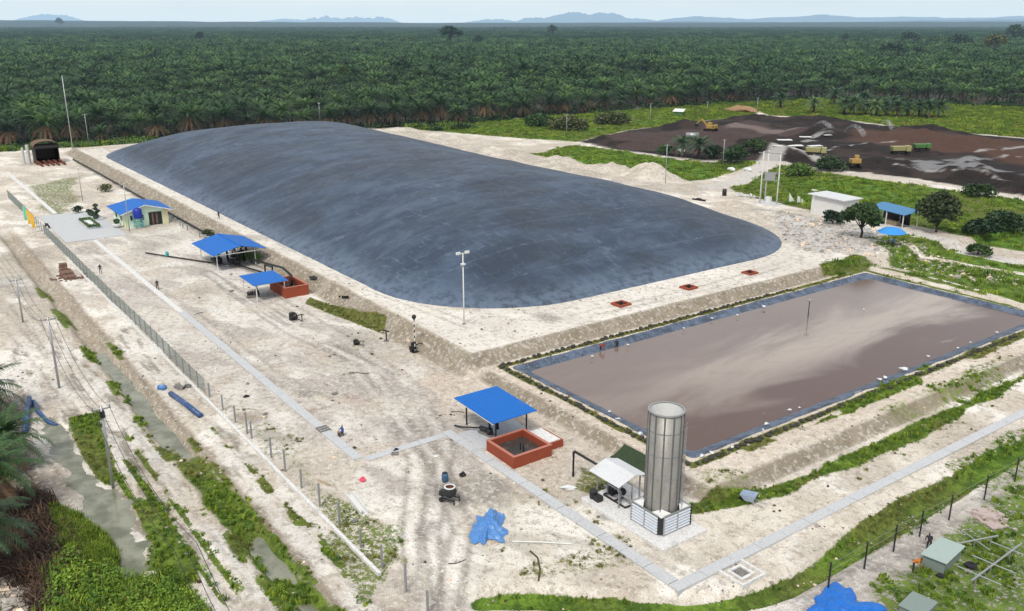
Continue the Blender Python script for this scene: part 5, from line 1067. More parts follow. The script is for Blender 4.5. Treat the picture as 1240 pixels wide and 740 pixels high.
def palm_meshes(seed, H=6.5, nf=36, L=5.9, nl=13, dead=12, lw=.2, mat='palm'):
    rr = random.Random(seed); V_, F_ = [], []; V2, F2 = [], []; mi = []
    for k in range(nf):
        g = k/nf; az = k*2.39996+rr.uniform(-.2,.2); el = R(82-88*g**.9+rr.uniform(-8,8)); frond(V_, F_, (0,0,H), az, el, L*rr.uniform(.82,1.08)*(.72+.35*min(1,g*2)), R(55+30*rr.random()), rr, nl, lw); mi += [1 if (g < .36 or (g < .6 and k % 4 == 0)) else 0]*(len(F_)-len(mi))
    for k in range(dead):
        az = k*2.39996+1+rr.uniform(-.3,.3); frond(V2, F2, (0,0,H-.3), az, R(rr.uniform(-35,-5)), L*rr.uniform(.7,.95), R(rr.uniform(35,65)), rr, max(6, nl-4), lw*1.2, .7)
    m = MB(); pr = [(.55,-.3),(.36,.3),(.30,1.5),(.33,H*.6),(.42,H-.9),(.30,H-.1)]; m.lathe(pr, n=7)
    for k in range(14): a_ = k*2.4; m.blob((.36*math.cos(a_),.36*math.sin(a_),H-1.5+.09*k), .16, k, 4)
    cm = fmesh('crown', V_, F_, M[mat])
    if mat == 'palm': cm.materials.append(M['palm_top']); cm.polygons.foreach_set('material_index', mi)
    return m.mesh('trunk', M['palm_trunk']), cm, (fmesh('dead_fronds', V2, F2, M['palm_dead']) if dead else None)
PV = [palm_meshes(11+k, H=4.3+.3*k, nf=42, L=6.2, dead=(30, 4, 34, 3)[k]) for k in range(4)]
def put_palm(v, loc, rz, s, lab, group=None, sets=None):
    tr, cr, dd = (sets or PV)[v]; t = thing('oil_palm', lab, 'oil palm', loc, rz, group); t.scale = (s, s, s)
    for nme, me in (('trunk', tr), ('crown', cr), ('dead_fronds', dd)):
        if me: o = bpy.data.objects.new(nme, me); C.objects.link(o); o.parent = t
    return t
# planting grid in triangles, rows nearly along the site
FPp = FP
spc = 9.4; cand = []
LIM = 1750
ii = np.arange(-230, 90); jj = np.arange(-110, 250)
I, J_ = np.meshgrid(ii, jj, indexing='ij'); ga = R(17)
gx = I*spc+(J_ % 2)*spc/2; gy = J_*spc*.866; rs_ = np.random.RandomState(5)
PA = gx*math.cos(ga)-gy*math.sin(ga)-120+rs_.uniform(-1.7,1.7,gx.shape); PB = gx*math.sin(ga)+gy*math.cos(ga)+120+rs_.uniform(-1.7,1.7,gx.shape)
def fwd(A, B):  # metres ahead of / right of the survey point
    return A*math.sin(TH)+B*math.cos(TH), -A*math.cos(TH)+B*math.sin(TH)
X_, Y_ = fwd(PA, PB)
okm = (sdf(PA, PB, FPp) > 1.0) & (Y_ > 150) & (Y_ < LIM) & (np.abs(X_) < Y_*.64+18) & (rs_.rand(*PA.shape) > .07)
PA, PB, Y_, X_ = PA[okm], PB[okm], Y_[okm], X_[okm]; ed = sdf(PA, PB, FPp)
D_ = np.hypot(X_, Y_)+((ed > 26)*60); order = np.argsort(D_); hv = height(PA, PB)
sc_all = rs_.uniform(.72, 1.42, len(PA))*(.72+.6*fbm(PA, PB, 60, 3, 90))
NT_ = 296
for k in order[:NT_]:
    e = ed[k]; first = e < 9.5; v = (1, 3)[int(rs_.randint(2))]
    put_palm((0 if rs_.rand() < .5 else 2) if first else v, (PA[k], PB[k], hv[k]-.2), rs_.uniform(0, 6.28), sc_all[k]*(1.08 if first else 1),
             'tall oil palm with brown hanging fronds in the front row at the plantation edge' if first else 'dark green oil palm standing within the plantation behind the front row',
             'oil palms in the front row of the plantation' if first else 'oil palms within the plantation')
# the rest of the plantation: instanced crowns
def gn_instances(name, pts, sc, protos, label=None, kind='stuff', lean=0):
    me = bpy.data.meshes.new(name); me.vertices.add(len(pts)); me.vertices.foreach_set('co', np.ascontiguousarray(pts, dtype=np.float32).ravel())
    a1 = me.attributes.new('sc', 'FLOAT', 'POINT'); a1.data.foreach_set('value', np.asarray(sc, dtype=np.float32))
    r1 = np.random.RandomState(len(pts)); rv = np.zeros((len(pts), 3), dtype=np.float32); rv[:, 2] = r1.uniform(0, 6.28, len(pts)); rv[:, :2] = r1.uniform(-.12, .12, (len(pts), 2))
    a2 = me.attributes.new('rt', 'FLOAT_VECTOR', 'POINT'); a2.data.foreach_set('vector', rv.ravel())
    a3 = me.attributes.new('id_', 'INT', 'POINT'); a3.data.foreach_set('value', r1.randint(0, len(protos), len(pts)).astype(np.int32))
    ob = bpy.data.objects.new(name, me); C.objects.link(ob)
    col = bpy.data.collections.new(name+'_kinds')
    for i_, m_ in enumerate(protos): po = bpy.data.objects.new('kind_%02d_%s' % (i_, name), m_); col.objects.link(po)
    g = bpy.data.node_groups.new(name, 'GeometryNodeTree'); g.interface.new_socket('Geometry', in_out='INPUT', socket_type='NodeSocketGeometry'); g.interface.new_socket('Geometry', in_out='OUTPUT', socket_type='NodeSocketGeometry')
    N = g.nodes.new; gi = N('NodeGroupInput'); go = N('NodeGroupOutput'); ip = N('GeometryNodeInstanceOnPoints'); ci = N('GeometryNodeCollectionInfo')
    ci.inputs['Collection'].default_value = col; ci.inputs['Separate Children'].default_value = True; ci.inputs['Reset Children'].default_value = True
    def na(nm, ty): x = N('GeometryNodeInputNamedAttribute'); x.data_type = ty; x.inputs['Name'].default_value = nm; return x.outputs['Attribute']
    L = g.links.new; L(gi.outputs[0], ip.inputs['Points']); L(ci.outputs[0], ip.inputs['Instance']); ip.inputs['Pick Instance'].default_value = True
    L(na('id_', 'INT'), ip.inputs['Instance Index']); er = N('FunctionNodeEulerToRotation'); L(na('rt', 'FLOAT_VECTOR'), er.inputs[0]); L(er.outputs[0], ip.inputs['Rotation'])
    cx = N('ShaderNodeCombineXYZ'); s_ = na('sc', 'FLOAT'); [L(s_, cx.inputs[q]) for q in range(3)]; L(cx.outputs[0], ip.inputs['Scale']); L(ip.outputs[0], go.inputs[0])
    md = ob.modifiers.new('scatter', 'NODES'); md.node_group = g
    if kind: ob['kind'] = kind
    return ob
def joined(ms):
    V_, F_, mi, mats = [], [], [], []
    for me in ms:
        o = len(V_); V_ += [tuple(v.co) for v in me.vertices]
        for p in me.polygons: F_.append(tuple(i_+o for i_ in p.vertices)); mi.append(len(mats)+p.material_index)
        mats += list(me.materials)
    me = bpy.data.meshes.new('joined'); me.from_pydata(V_, [], F_); [me.materials.append(m_) for m_ in mats]; me.polygons.foreach_set('material_index', mi); return me
far_kinds = [joined([m_ for m_ in palm_meshes(40+k, H=4.4+.35*k, nf=32, L=6.2, nl=9, dead=3 if k < 2 else 0, lw=.3) if m_]) for k in range(5)]
rest = order[NT_:]
gn_instances('plantation', np.c_[PA[rest], PB[rest], hv[rest]-.2], sc_all[rest]*(1+.15*(Y_[rest] > 600)), far_kinds)
# patches for the kilometres beyond
def patch(seed, n=7, sp=8.6):
    rr = random.Random(seed); V_, F_ = [], []
    for i_ in range(n):
        for j_ in range(n):
            cx, cy = (i_-n/2+.5+.5*(j_ % 2)-.25)*sp+rr.uniform(-1,1), (j_-n/2+.5)*sp+rr.uniform(-1,1); h_ = 8.0+rr.uniform(-2.5,2.5); nf = 13; ph = rr.random()*6; rad = rr.uniform(4.4,5.6)
            for k in range(nf):
                az = ph+k*2.4; el = rr.uniform(.1,1.2); up = rad*.5*math.sin(el)+.3; r1 = rad*.62*math.cos(el*.6); r2 = rad*math.cos(el*.75); w = .65
                ca, sa = math.cos(az), math.sin(az); o = len(V_)
                V_ += [(cx,cy,h_),(cx+r1*ca-w*sa,cy+r1*sa+w*ca,h_+up-.25),(cx+r1*ca,cy+r1*sa,h_+up),(cx+r1*ca+w*sa,cy+r1*sa-w*ca,h_+up-.25),(cx+r2*ca,cy+r2*sa,h_+up-1.3)]
                F_ += [(o,o+2,o+1),(o,o+3,o+2),(o+1,o+2,o+4),(o+2,o+3,o+4)]
    return fmesh('patch', V_, F_, M['palm_far'])
pk_ = [patch(k) for k in range(3)]; cell = 7*8.6*.95; lst = []
for i_ in range(-75, 140):
    for j_ in range(0, 140):
        x = (i_-30)*cell+rnd.uniform(-6,6); y = LIM-10+j_*cell*.87+rnd.uniform(-6,6)
        if abs(x) > y*.64+60 or y > 5600: continue
        a = x*math.sin(TH)-y*math.cos(TH); b = x*math.cos(TH)+y*math.sin(TH); lst.append((a, b, -1+2.5*(rnd.random()-.5)))
lst = np.array(lst); lst[:, 2] += 8*(fbm(lst[:,0], lst[:,1], 700, 3, 95)-.5)*ss(np.hypot(lst[:,0], lst[:,1]), 1200, 2500)
gn_instances('distant_plantation', lst, np.full(len(lst), 1.0)+.0, pk_)
# distant forest canopy and hills
def site(x, y): return (x*math.sin(TH)-y*math.cos(TH), x*math.cos(TH)+y*math.sin(TH))
def ridge(name, lab, D, x0, x1, prof, mat, depth, seed, rough=.15, base=-5):
    n = 160; m = MB(); vs = []
    for i_ in range(n+1):
        u = i_/n; x = x0+(x1-x0)*u; hh = np.interp(u, [p_[0] for p_ in prof], [p_[1] for p_ in prof]); 
        nz = float(fbm(np.array([u*40.]), np.array([seed*3.]), 1, 5, seed)[0])-.5; hh = max(0, hh*(1+rough*2*nz*1.5))
        for k, (dy, f_) in enumerate(((-depth, 0), (-depth*.5, .55), (0, 1), (depth, 0))):
            a, b = site(x*(1+dy/D), D+dy); vs.append((a, b, base+hh*f_*(1+.25*(float(fbm(np.array([u*90.]), np.array([k*5.+seed]), 1, 3, seed+1)[0])-.5)*(k == 1))))
    m.add(vs, [(i_*4+k, (i_+1)*4+k, (i_+1)*4+k+1, i_*4+k+1) for i_ in range(n) for k in range(3)])
    o = m.build(name, mat, smooth=True); o['kind'] = 'structure'; return o
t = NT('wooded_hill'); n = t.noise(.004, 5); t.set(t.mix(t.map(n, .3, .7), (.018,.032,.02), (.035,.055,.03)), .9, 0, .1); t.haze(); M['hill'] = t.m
def xp(px, D): return (px-620)/F*D*1.049
def hh(n_px, D): return n_px/F*D*1.1
D = 9000; ridge('forest_hills', '', D, xp(-200,D), xp(1450,D), [(0,40+hh(3,D)),(.12,40+hh(2.8,D)),(.25,40+hh(1.8,D)),(.45,hh(1,D)+30),(.6,40),(.75,40+hh(1,D)),(1,40+hh(2,D))], M['hill'], 2500, 3, .12)
D = 17000; ridge('forest_hills', '', D, xp(520,D), xp(1450,D), [(0,0),(.12,30),(.3,40+hh(1,D)),(.45,45),(.6,40+hh(.6,D)),(.8,40+hh(1.5,D)),(1,40+hh(2.5,D))], M['hill'], 3000, 5, .1)
for px0, px1, prof, D, sd, rg in ((60,160,[(0,0),(.2,4),(.45,8.5),(.7,7),(1,0)],52000,7,.1),(330,500,[(0,0),(.1,2),(.25,4.0),(.34,2),(.5,6),(.6,3.5),(.72,6),(.8,4.5),(.9,5.5),(1,0)],50000,9,.25),
      (618,800,[(0,0),(.1,5),(.2,4),(.3,8.5),(.40,10.5),(.48,8),(.55,10),(.63,9),(.7,5),(.85,2.5),(1,0)],36000,11,.16),(760,1240,[(0,0),(.08,4.5),(.13,6),(.25,3.5),(.38,6),(.42,8.2),(.5,5),(.62,5.8),(.75,4.5),(.87,6.0),(.95,3),(1,0)],33000,13,.1),(880,1400,[(0,0),(.4,2.5),(.7,4),(1,3.2)],21000,15,.1),(560,640,[(0,0),(.4,3),(.6,3.2),(1,0)],40000,17,.2),(-120,30,[(0,2),(.5,3.2),(.9,2),(1,0)],30000,19,.1)):
    ridge('hills', '', D, xp(px0,D), xp(px1,D), [(u, (hh(v, D)+40) if v else 0) for u, v in prof], M['hill'], 3000, sd, rg)
# ================================================================== TREES
def tree(name, lab, loc, H, Rc, mat, tmat='bark', seed=0, trunk_h=.4, n=1500, leaf=.35, flat=.75, cat='tree', group=None, gap=0):
    rr = random.Random(seed); t = thing(name, lab, cat, loc, rr.uniform(0, 6), group); th = H*trunk_h
    m = MB(); m.tube([(0,0,-.3),(.05*Rc,0,th*.5),(0,.05*Rc,th),(0,0,H*.8)], .045*H, 7, .01*H); cl = []
    nc = 11
    for k in range(nc):
        a_ = k*2.4+rr.uniform(-.4,.4); q = (k+.5)/nc; r_ = Rc*.75*math.sqrt(q)*rr.uniform(.75,1.1); z = th+(H-th)*(.35+.55*(1-q**1.3))*rr.uniform(.85,1.05)
        c_ = (r_*math.cos(a_), r_*math.sin(a_), z); cl.append((c_, Rc*rr.uniform(.30,.48))); m.tube([(0,0,th*rr.uniform(.6,1)),(c_[0]*.5,c_[1]*.5,th+(z-th)*.55),c_], .02*H, 5, .005*H)
    m.build('trunk', M[tmat], t, True); V_, F_ = [], []
    for k in range(n):
        c_, r_ = cl[rr.randrange(nc)]; d = Vector((rr.gauss(0,1),rr.gauss(0,1),rr.gauss(0,1))).normalized(); d *= r_*(rr.random()**.35)*rr.uniform(.85,1.2); p = Vector(c_)+Vector((d.x,d.y,d.z*flat)); s = leaf*rr.uniform(.6,1.4)
        u = Vector((rr.gauss(0,1),rr.gauss(0,1),rr.gauss(0,.6))).normalized()*s; w = u.cross(Vector((rr.gauss(0,1),rr.gauss(0,1),rr.gauss(0,1)))).normalized()*s*.6; o = len(V_)
        V_ += [tuple(p-u),tuple(p+w),tuple(p+u),tuple(p-w)]; F_.append((o,o+1,o+2,o+3))
    o = bpy.data.objects.new('crown', fmesh('crown', V_, F_, M[mat])); C.objects.link(o); o.parent = t; return t
tree('broadleaf_tree','small spreading dark tree beside the white hut at the road edge',GS(1042,288),6.4,3.9,'leaf_dark',seed=1,trunk_h=.35,n=2600,leaf=.42,flat=.6)
tree('broadleaf_tree','rounded olive-brown tree right of the blue tin shelter',GS(1133,281),7.4,4.1,'leaf_olive',seed=2,trunk_h=.18,n=3000,leaf=.4,flat=1.0)
tree('shrub','dark spreading shrub beyond the road right of the olive tree',GS(1186,291),2.8,3.2,'leaf_dark',seed=3,trunk_h=.2,n=1600,leaf=.4,flat=.6,cat='shrub')
tree('shrub','low dark bush by the wall of the white hut',GS(1008,271),2.4,2.4,'leaf_dark',seed=4,trunk_h=.15,n=800,leaf=.3,cat='shrub')
tree('shrub','dark heaped bush on the verge between road and pond',GS(1184,309),1.8,2.4,'leaf_dark',seed=5,trunk_h=.15,n=900,leaf=.3,flat=.5,cat='shrub')
for k, (px, py, H, Rc, mt, lab) in enumerate(((893,196,4.5,4.2,'leaf','green bush behind the pole at the track'),(912,188,3.6,4.0,'leaf_dark','dark bush nearest the gate of the peat yard'),(864,192,3.5,3.6,'leaf_dark','dark bush between the palm clump and the pole'),(806,188,3.0,3.2,'leaf','green bush left of the palm clump'),
      (1005,207,3.0,5.0,'leaf_dark','bushy hedge along the near edge of the peat yard'),(968,213,2.6,4.5,'leaf','low green bushes right of the transformer frame'),(1186,226+12,2.4,4.0,'leaf','green bushes at the far field edge'),(690,157,3.6,8,'leaf_olive','olive scrub left of the peat yard'),(740,150,3.2,8,'leaf_olive','olive scrub behind the near bund'),(650,152,3.2,7,'leaf','green scrub at the plantation edge beyond the spoil'),
      (1215,300-22,3.0,4.5,'leaf_dark','dark bush at the right end of the green field'),(95,262-4,1.6,1.3,'leaf_dark','small dark bush left of the garden beds'),(128,232,1.6,2.2,'leaf_olive','thin bush at the foot of the big bank behind the house'),(252,288,1.5,1.6,'leaf_olive','small bush behind the gabled canopy'),(305,318,1.8,2.2,'leaf','green bush below the gabled canopy'))):
    tree('shrub', lab, GS(px, py), H, Rc, mt, seed=20+k, trunk_h=.12, n=int(350*Rc), leaf=.13+.05*Rc if Rc > 2.5 else .16, flat=.7, cat='shrub')
for k, (px, D_t, H, Rc, mt, tm, th_, lab) in enumerate(((551,1500,33,20,'leaf_dark','bark',.6,'flat-crowned dark tree standing above the plantation near the horizon, left of centre'),(1179,1750,36,19,'leaf_dark','bark',.4,'tall dark tree breaking the horizon at the right'),(1161,1050,27,14,'leaf_olive','pale_bark',.55,'pale-trunked tree rising from the plantation at the right'),
      (1046,1020,17,17,'leaf_dark','bark',.3,'wide dark tree, left one of the row of dark trees at the right'),(1075,990,15,10,'leaf_dark','bark',.3,'dark tree in the middle of the row at the right'),(1112,1010,16,9,'leaf_dark','bark',.3,'dark tree at the right end of the row'),(1065,1500,23,18,'leaf_dark','bark',.3,'dark round tree beyond the row at the right'),(1092,1450,19,16,'leaf_dark','bark',.3,'lower dark tree just right of the round one'),
      (1120,1350,20,20,'leaf_dark','bark',.3,'broad dark tree far off behind the pale-trunked tree'),(992,1650,22,9,'leaf_dark','bark',.4,'small dark tree far off, left of the others at the right'),(690,560,17,10,'leaf_dark','bark',.25,'dark round-crowned tree inside the plantation right of centre'),(495,640,15,11,'leaf_dark','bark',.25,'dark wide tree inside the plantation near the centre'),(430,590,15,6,'leaf','bark',.3,'yellow-green tree inside the plantation above the cover'),
      (582,1500,22,9,'leaf_dark','bark',.4,'small dark tree right of the flat-crowned one'),(272,1700,25,9,'leaf_dark','bark',.4,'small dark tree near the horizon at the left'),(118,6000,62,30,'leaf_dark','bark',.5,'tiny lone tree on the horizon at the far left'),(1190,1700,28,15,'leaf_dark','bark',.3,'lower dark tree right beside the tall one on the horizon'),(665,2400,34,14,'leaf_dark','bark',.4,'tiny dark tree near the horizon in the middle'))):
    a, b = site((px-620)/F*D_t*1.04, D_t); tree('forest_tree', lab, (a, b, -1), H, Rc, mt, tm, seed=60+k, trunk_h=th_, n=900, leaf=Rc*.10, flat=.5 if k == 0 else .8)
# lone palms, young palm row
PL = [palm_meshes(71, H=6.0, nf=40, L=5.0, nl=16, dead=16), palm_meshes(72, H=3.2, nf=30, L=4.4, nl=14, dead=4, mat='palm_pale'), palm_meshes(73, H=1.6, nf=28, L=4.2, nl=14, dead=2)]
put_palm(0, GS(555,157), 1, 1.15, 'lone bushy oil palm standing out in front of the plantation edge', sets=PL)
put_palm(1, GS(826,190), 1, 1.25, 'leaning oil palm in the clump left of the track, left one', sets=PL); put_palm(1, GS(846,193), 3, 1.35, 'oil palm in the clump left of the track, right one', sets=PL); put_palm(2, GS(884,198), 2, 1.2, 'low oil palm right of the clump beside the grey pole', sets=PL)
for px, py in ((985,137),(1022,139),(1034,140),(1048,140),(1060,141),(1072,141),(1086,142),(1098,142),(1112,142),(1124,143),(1136,143),(1010,127),(945,131),(1046,134),(1080,135)):
    put_palm(1, GS(px, py), rnd.uniform(0,6), rnd.uniform(1.3,1.75), 'young oil palm with upright pale green fronds in the row behind the peat yard', 'young palms behind the peat yard', sets=PL)
# big palms at the left edge
PN = [palm_meshes(81, H=4.6, nf=36, L=4.6, nl=46, dead=14, lw=.085, mat='palm_near'), palm_meshes(82, H=3.0, nf=32, L=4.0, nl=42, dead=9, lw=.085, mat='palm_near')]
for v, px, py, s, lab in ((0,-4,630,1.05,'large oil palm with glossy fronds at the left edge beside the pool'),(1,12,565,1.1,'oil palm above the murky pool at the left edge'),(0,-22,705,1.05,'large oil palm cut by the lower left edge'),(1,-20,510,1.25,'oil palm with brown skirts at the left edge above the pipes')):
    put_palm(v, GS(px, py), px*.1, s, lab, sets=PN)
# ================================================================== GROUND COVER
def near_mask_points(n, A0_, A1_, B0_, B1_, seed, thr=.55, fn=None):
    r1 = np.random.RandomState(seed); a = r1.uniform(A0_, A1_, n); b = r1.uniform(B0_, B1_, n)
    ia = np.clip(np.searchsorted(ax, a)-1, 0, len(ax)-1); ib = np.clip(np.searchsorted(bx, b)-1, 0, len(bx)-1)
    v = veg[ia, ib]; l_ = lush[ia, ib]; h_ = HH[ia, ib]; nz = fbm(a, b, 1.1, 2, 97); nz2 = fbm(a, b, .52, 4, 98)
    k = (v+(nz-.5)*1.2 > thr)&(h_ > -.62)
    if fn is not None: k &= fn(a, b, l_)
    return np.c_[a[k], b[k], h_[k]], l_[k]
def tuft(seed, n=26, h=.42, r=.22, w=.035, mat='grass', bend=.5):
    rr = random.Random(seed); V_, F_ = [], []
    for k in range(n):
        x, y = rr.gauss(0, r*.5), rr.gauss(0, r*.5); a_ = rr.uniform(0, 6.28); L_ = h*rr.uniform(.6,1.2); dx, dy = math.cos(a_), math.sin(a_); b_ = rr.uniform(.1, bend); o = len(V_)
        V_ += [(x-dy*w,y+dx*w,-.03),(x+dy*w,y-dx*w,-.03),(x+dx*b_*L_*.4+dy*w*.8,y+dy*b_*L_*.4-dx*w*.8,L_*.6),(x+dx*b_*L_*.4-dy*w*.8,y+dy*b_*L_*.4+dx*w*.8,L_*.6),(x+dx*b_*L_,y+dy*b_*L_,L_*(1-b_*.2))]
        F_ += [(o,o+1,o+2,o+3),(o+3,o+2,o+4)]
    return fmesh('tuft', V_, F_, M[mat])
def leafy(seed, n=46, r=.38, h=.45, s=.085, mat='weed'):
    rr = random.Random(seed); V_, F_ = [], []
    for k in range(n):
        d = rr.random()**.5*r; a_ = rr.uniform(0, 6.28); p = Vector((d*math.cos(a_), d*math.sin(a_), h*(1-(d/r)**2*.7)*rr.uniform(.3,1))); u = Vector((rr.gauss(0,1),rr.gauss(0,1),rr.gauss(0,.5))).normalized()*s*rr.uniform(.6,1.3); w = u.cross(Vector((rr.gauss(0,.4),rr.gauss(0,.4),1))).normalized()*u.length*.6; o = len(V_)
        V_ += [tuple(p-u),tuple(p+w),tuple(p+u),tuple(p-w)]; F_.append((o,o+1,o+2,o+3))
    return fmesh('leafy', V_, F_, M[mat])
r5 = np.random.RandomState(3)
p_, l_ = near_mask_points(90000, -120, -24, 5, 125, 1, .62, lambda a, b, l: l > .48); gn_instances('grass', p_, r5.uniform(.35,.95,len(p_)), [tuft(1), tuft(2, 30, .5), leafy(3, mat='vine', h=.3), tuft(4, 22, .32)])
p_, l_ = near_mask_points(90000, -120, -24, 5, 125, 2, .66, lambda a, b, l: l <= .48); gn_instances('weeds', p_, r5.uniform(.3,.8,len(p_)), [leafy(5,s=.06), tuft(6, 30, .3, .3, mat='weed'), tuft(7, 26, .36, mat='weed'), leafy(8, 40, .4, .3, .05)])
p_, l_ = near_mask_points(30000, -330, -45, 124, 330, 4, .62); gn_instances('field_grass', p_, r5.gamma(3,.17,len(p_))+.3, [tuft(11, 40, .42, .8, .07), tuft(12, 40, .36, .8, .07), tuft(13, 40, .5, .8, .07), leafy(14, 40, .7, .45, .12, 'grass')])
p_, l_ = near_mask_points(9000, -420, -300, 20, 200, 6, .6); p2_, l_ = near_mask_points(16000, -330, -150, 300, 480, 16, .5); gn_instances('meadow_grass', p2_, r5.gamma(3,.2,len(p2_))+.4, [tuft(41, 50, .42, .9, .08), tuft(42, 50, .36, .9, .08), tuft(43, 50, .5, .9, .08), tuft(44, 50, .4, .9, .08, 'weed')])
gn_instances('forest_edge_grass', p_, r5.uniform(1.5,3.2,len(p_)), [leafy(14, 50, .8, .6, .18, 'leaf'), tuft(15, 26, .5, .5, .08)])
E2 = FE[1:-1]; pts_ = []
for (x0, y0), (x1, y1) in zip(E2[:-1], E2[1:]):
    L_ = math.hypot(x1-x0, y1-y0)
    for q in range(int(L_*1.6)): u = rnd.random(); o_ = rnd.uniform(-2, 16); nx_, ny_ = -(y1-y0)/L_, (x1-x0)/L_; pts_.append((x0+(x1-x0)*u+nx_*o_, y0+(y1-y0)*u+ny_*o_))
P2 = np.array(pts_); gn_instances('undergrowth', np.c_[P2, height(P2[:,0], P2[:,1])], r5.uniform(1.2,3.4,len(P2)), [leafy(31, 60, .8, .7, .17, 'leaf'), leafy(32, 60, .8, .8, .17, 'leaf_dark'), leafy(33, 50, .9, .9, .2, 'leaf_dark')])
# lush vines and dry brush in the lower left corner
def in_poly(n, pts, seed, dz=0):
    P2 = np.array(pts); r1 = np.random.RandomState(seed); a = r1.uniform(P2[:,0].min(), P2[:,0].max(), n); b = r1.uniform(P2[:,1].min(), P2[:,1].max(), n); k = sdf(a, b, pts) > 0; a, b = a[k], b[k]; return np.c_[a, b, height(a, b)+dz]
p_ = in_poly(5200, PX((70,665),(110,690),(160,702),(215,712),(250,745),(260,800),(40,800),(60,735)), 7); gn_instances('vines', p_, r5.gamma(4,.25,len(p_)), [leafy(21, 90, .5, .8, .055, 'vine'), leafy(22, 80, .5, .5, .06, 'vine'), leafy(23, 80, .5, .6, .05, 'grass'), tuft(24, 30, .6, .4, .03), leafy(25, 60, .5, .4, .05, 'weed')])
p_ = in_poly(3800, PX((62,615),(95,628),(128,650),(140,672),(137,700),(108,690),(80,668)), 8); gn_instances('reeds', p_, r5.uniform(.8,1.5,len(p_)), [tuft(24, 30, .55), tuft(25, 26, .6, .3)])
p_ = in_poly(1800, PX((-20,600),(50,600),(85,660),(80,700),(60,760),(20,700),(-20,690)), 9); gn_instances('dry_brush', p_, r5.uniform(.8,1.8,len(p_)), [tuft(26, 20, .7, .5, .03, 'twig', 1.6), leafy(27, 30, .6, .35, .12, 'twig'), tuft(28, 20, .5, .5, .03, 'twig', 1.9)])
# stones scattered on the bare ground
sm_ = []
for k in range(4): sm_.append(MB().blob((0,0,.02), .16, 40+k, 6, (1.2,.9,.6), .5).mesh('stone', M['stone' if k < 3 else 'twig']))
r1 = np.random.RandomState(12); n = 15000; a = r1.uniform(-125, -24, n); b = r1.uniform(7, 120, n); nz = fbm(a, b, 4, 3, 99)
pv2 = rectd(a, b, -80, -51, 58, 129.7); k = (nz > .50)&(pv2 < -.2)&~((rectd(a, b, -101, -60, 8.8, 14.5) > 0)); a, b = a[k], b[k]; gn_instances('stones', np.c_[a, b, height(a, b)], r1.gamma(1.2, .22, len(a))+.10, sm_)
r1 = np.random.RandomState(13); p_ = in_poly(2600, PX((935,265),(1060,285),(1095,300),(1240,335),(1240,350),(1070,325),(980,320),(940,300)), 14); gn_instances('rubble_stones', p_, r1.gamma(1.3, .6, len(p_))+.25, sm_[:3])
p_ = in_poly(900, PX((-5,700),(32,688),(50,715),(45,760),(-5,760)), 15, .05); gn_instances('white_rubble', p_, r1.gamma(1.5, .4, len(p_))+.3, sm_[:3])
# ================================================================== SKY, SUN, CAMERA
w = bpy.data.worlds.new('World'); sc.world = w; w.use_nodes = True; nt = w.node_tree; nt.nodes.clear(); N = nt.nodes.new; L = nt.links.new
SUN_EL, SUN_AZ = R(54), R(305)   # azimuth counter-clockwise from +X in the site frame
out = N('ShaderNodeOutputWorld'); bg1 = N('ShaderNodeBackground'); sky = N('ShaderNodeTexSky'); sky.sky_type = 'NISHITA'; sky.sun_disc = False; sky.sun_elevation = SUN_EL; sky.sun_rotation = R(90)-SUN_AZ; sky.air_density = 1.0; sky.dust_density = 3.0
L(sky.outputs[0], bg1.inputs[0]); bg1.inputs[1].default_value = .11
tc = N('ShaderNodeTexCoord'); sp = N('ShaderNodeSeparateXYZ'); L(tc.outputs['Generated'], sp.inputs[0])
mp = N('ShaderNodeMapping'); mp.inputs['Scale'].default_value = (1, 1, 4.5); L(tc.outputs['Generated'], mp.inputs[0])
nz = N('ShaderNodeTexNoise'); nz.inputs['Scale'].default_value = 2.1; nz.inputs['Detail'].default_value = 7; nz.inputs['Roughness'].default_value = .55; L(mp.outputs[0], nz.inputs['Vector'])
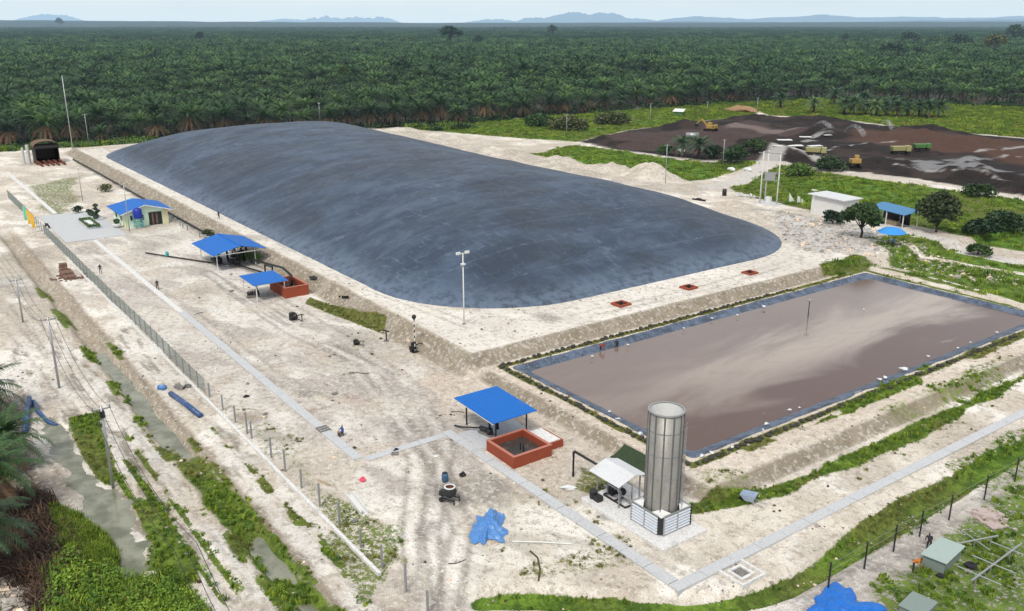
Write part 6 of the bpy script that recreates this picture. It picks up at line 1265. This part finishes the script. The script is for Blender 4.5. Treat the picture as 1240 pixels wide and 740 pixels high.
mr = N('ShaderNodeMapRange'); L(nz.outputs[0], mr.inputs[0]); mr.inputs[1].default_value = .35; mr.inputs[2].default_value = .68
cr = N('ShaderNodeMix'); cr.data_type = 'RGBA'; L(mr.outputs[0], cr.inputs[0]); cr.inputs[6].default_value = (.60,.66,.72,1); cr.inputs[7].default_value = (.98,.98,.97,1)
mh = N('ShaderNodeMapRange'); L(sp.outputs[2], mh.inputs[0]); mh.inputs[1].default_value = 0; mh.inputs[2].default_value = .06
ch = N('ShaderNodeMix'); ch.data_type = 'RGBA'; L(mh.outputs[0], ch.inputs[0]); ch.inputs[6].default_value = (.74,.90,1.0,1); L(cr.outputs[2], ch.inputs[7])
bg2 = N('ShaderNodeBackground'); L(ch.outputs[2], bg2.inputs[0]); bg2.inputs[1].default_value = 1.12
mx = N('ShaderNodeMixShader'); mx.inputs[0].default_value = .82; L(bg1.outputs[0], mx.inputs[1]); L(bg2.outputs[0], mx.inputs[2]); L(mx.outputs[0], out.inputs[0])
sun = bpy.data.lights.new('sun', 'SUN'); sun.energy = 2.3; sun.angle = R(12); sun.color = (1, .95, .88); so = bpy.data.objects.new('sun', sun); C.objects.link(so)
dv = Vector((math.cos(SUN_AZ)*math.cos(SUN_EL), math.sin(SUN_AZ)*math.cos(SUN_EL), math.sin(SUN_EL))); so.rotation_euler = dv.to_track_quat('Z', 'Y').to_euler(); so.location = (0,0,200)
cam = bpy.data.cameras.new('camera'); cam.lens = F/1240*36; cam.sensor_width = 36; cam.clip_start = .5; cam.clip_end = 200000
co = bpy.data.objects.new('camera', cam); C.objects.link(co); co.location = (0, 0, CH); co.rotation_euler = (R(90)-PT, 0, R(90)-TH); sc.camera = co
sc.render.engine = 'CYCLES'; sc.view_settings.view_transform = 'Standard'; sc.view_settings.look = 'None'; sc.view_settings.exposure = 0; sc.cycles.use_denoising = True; sc.cycles.max_bounces = 5; sc.cycles.diffuse_bounces = 2; sc.cycles.glossy_bounces = 2; sc.cycles.transparent_max_bounces = 12
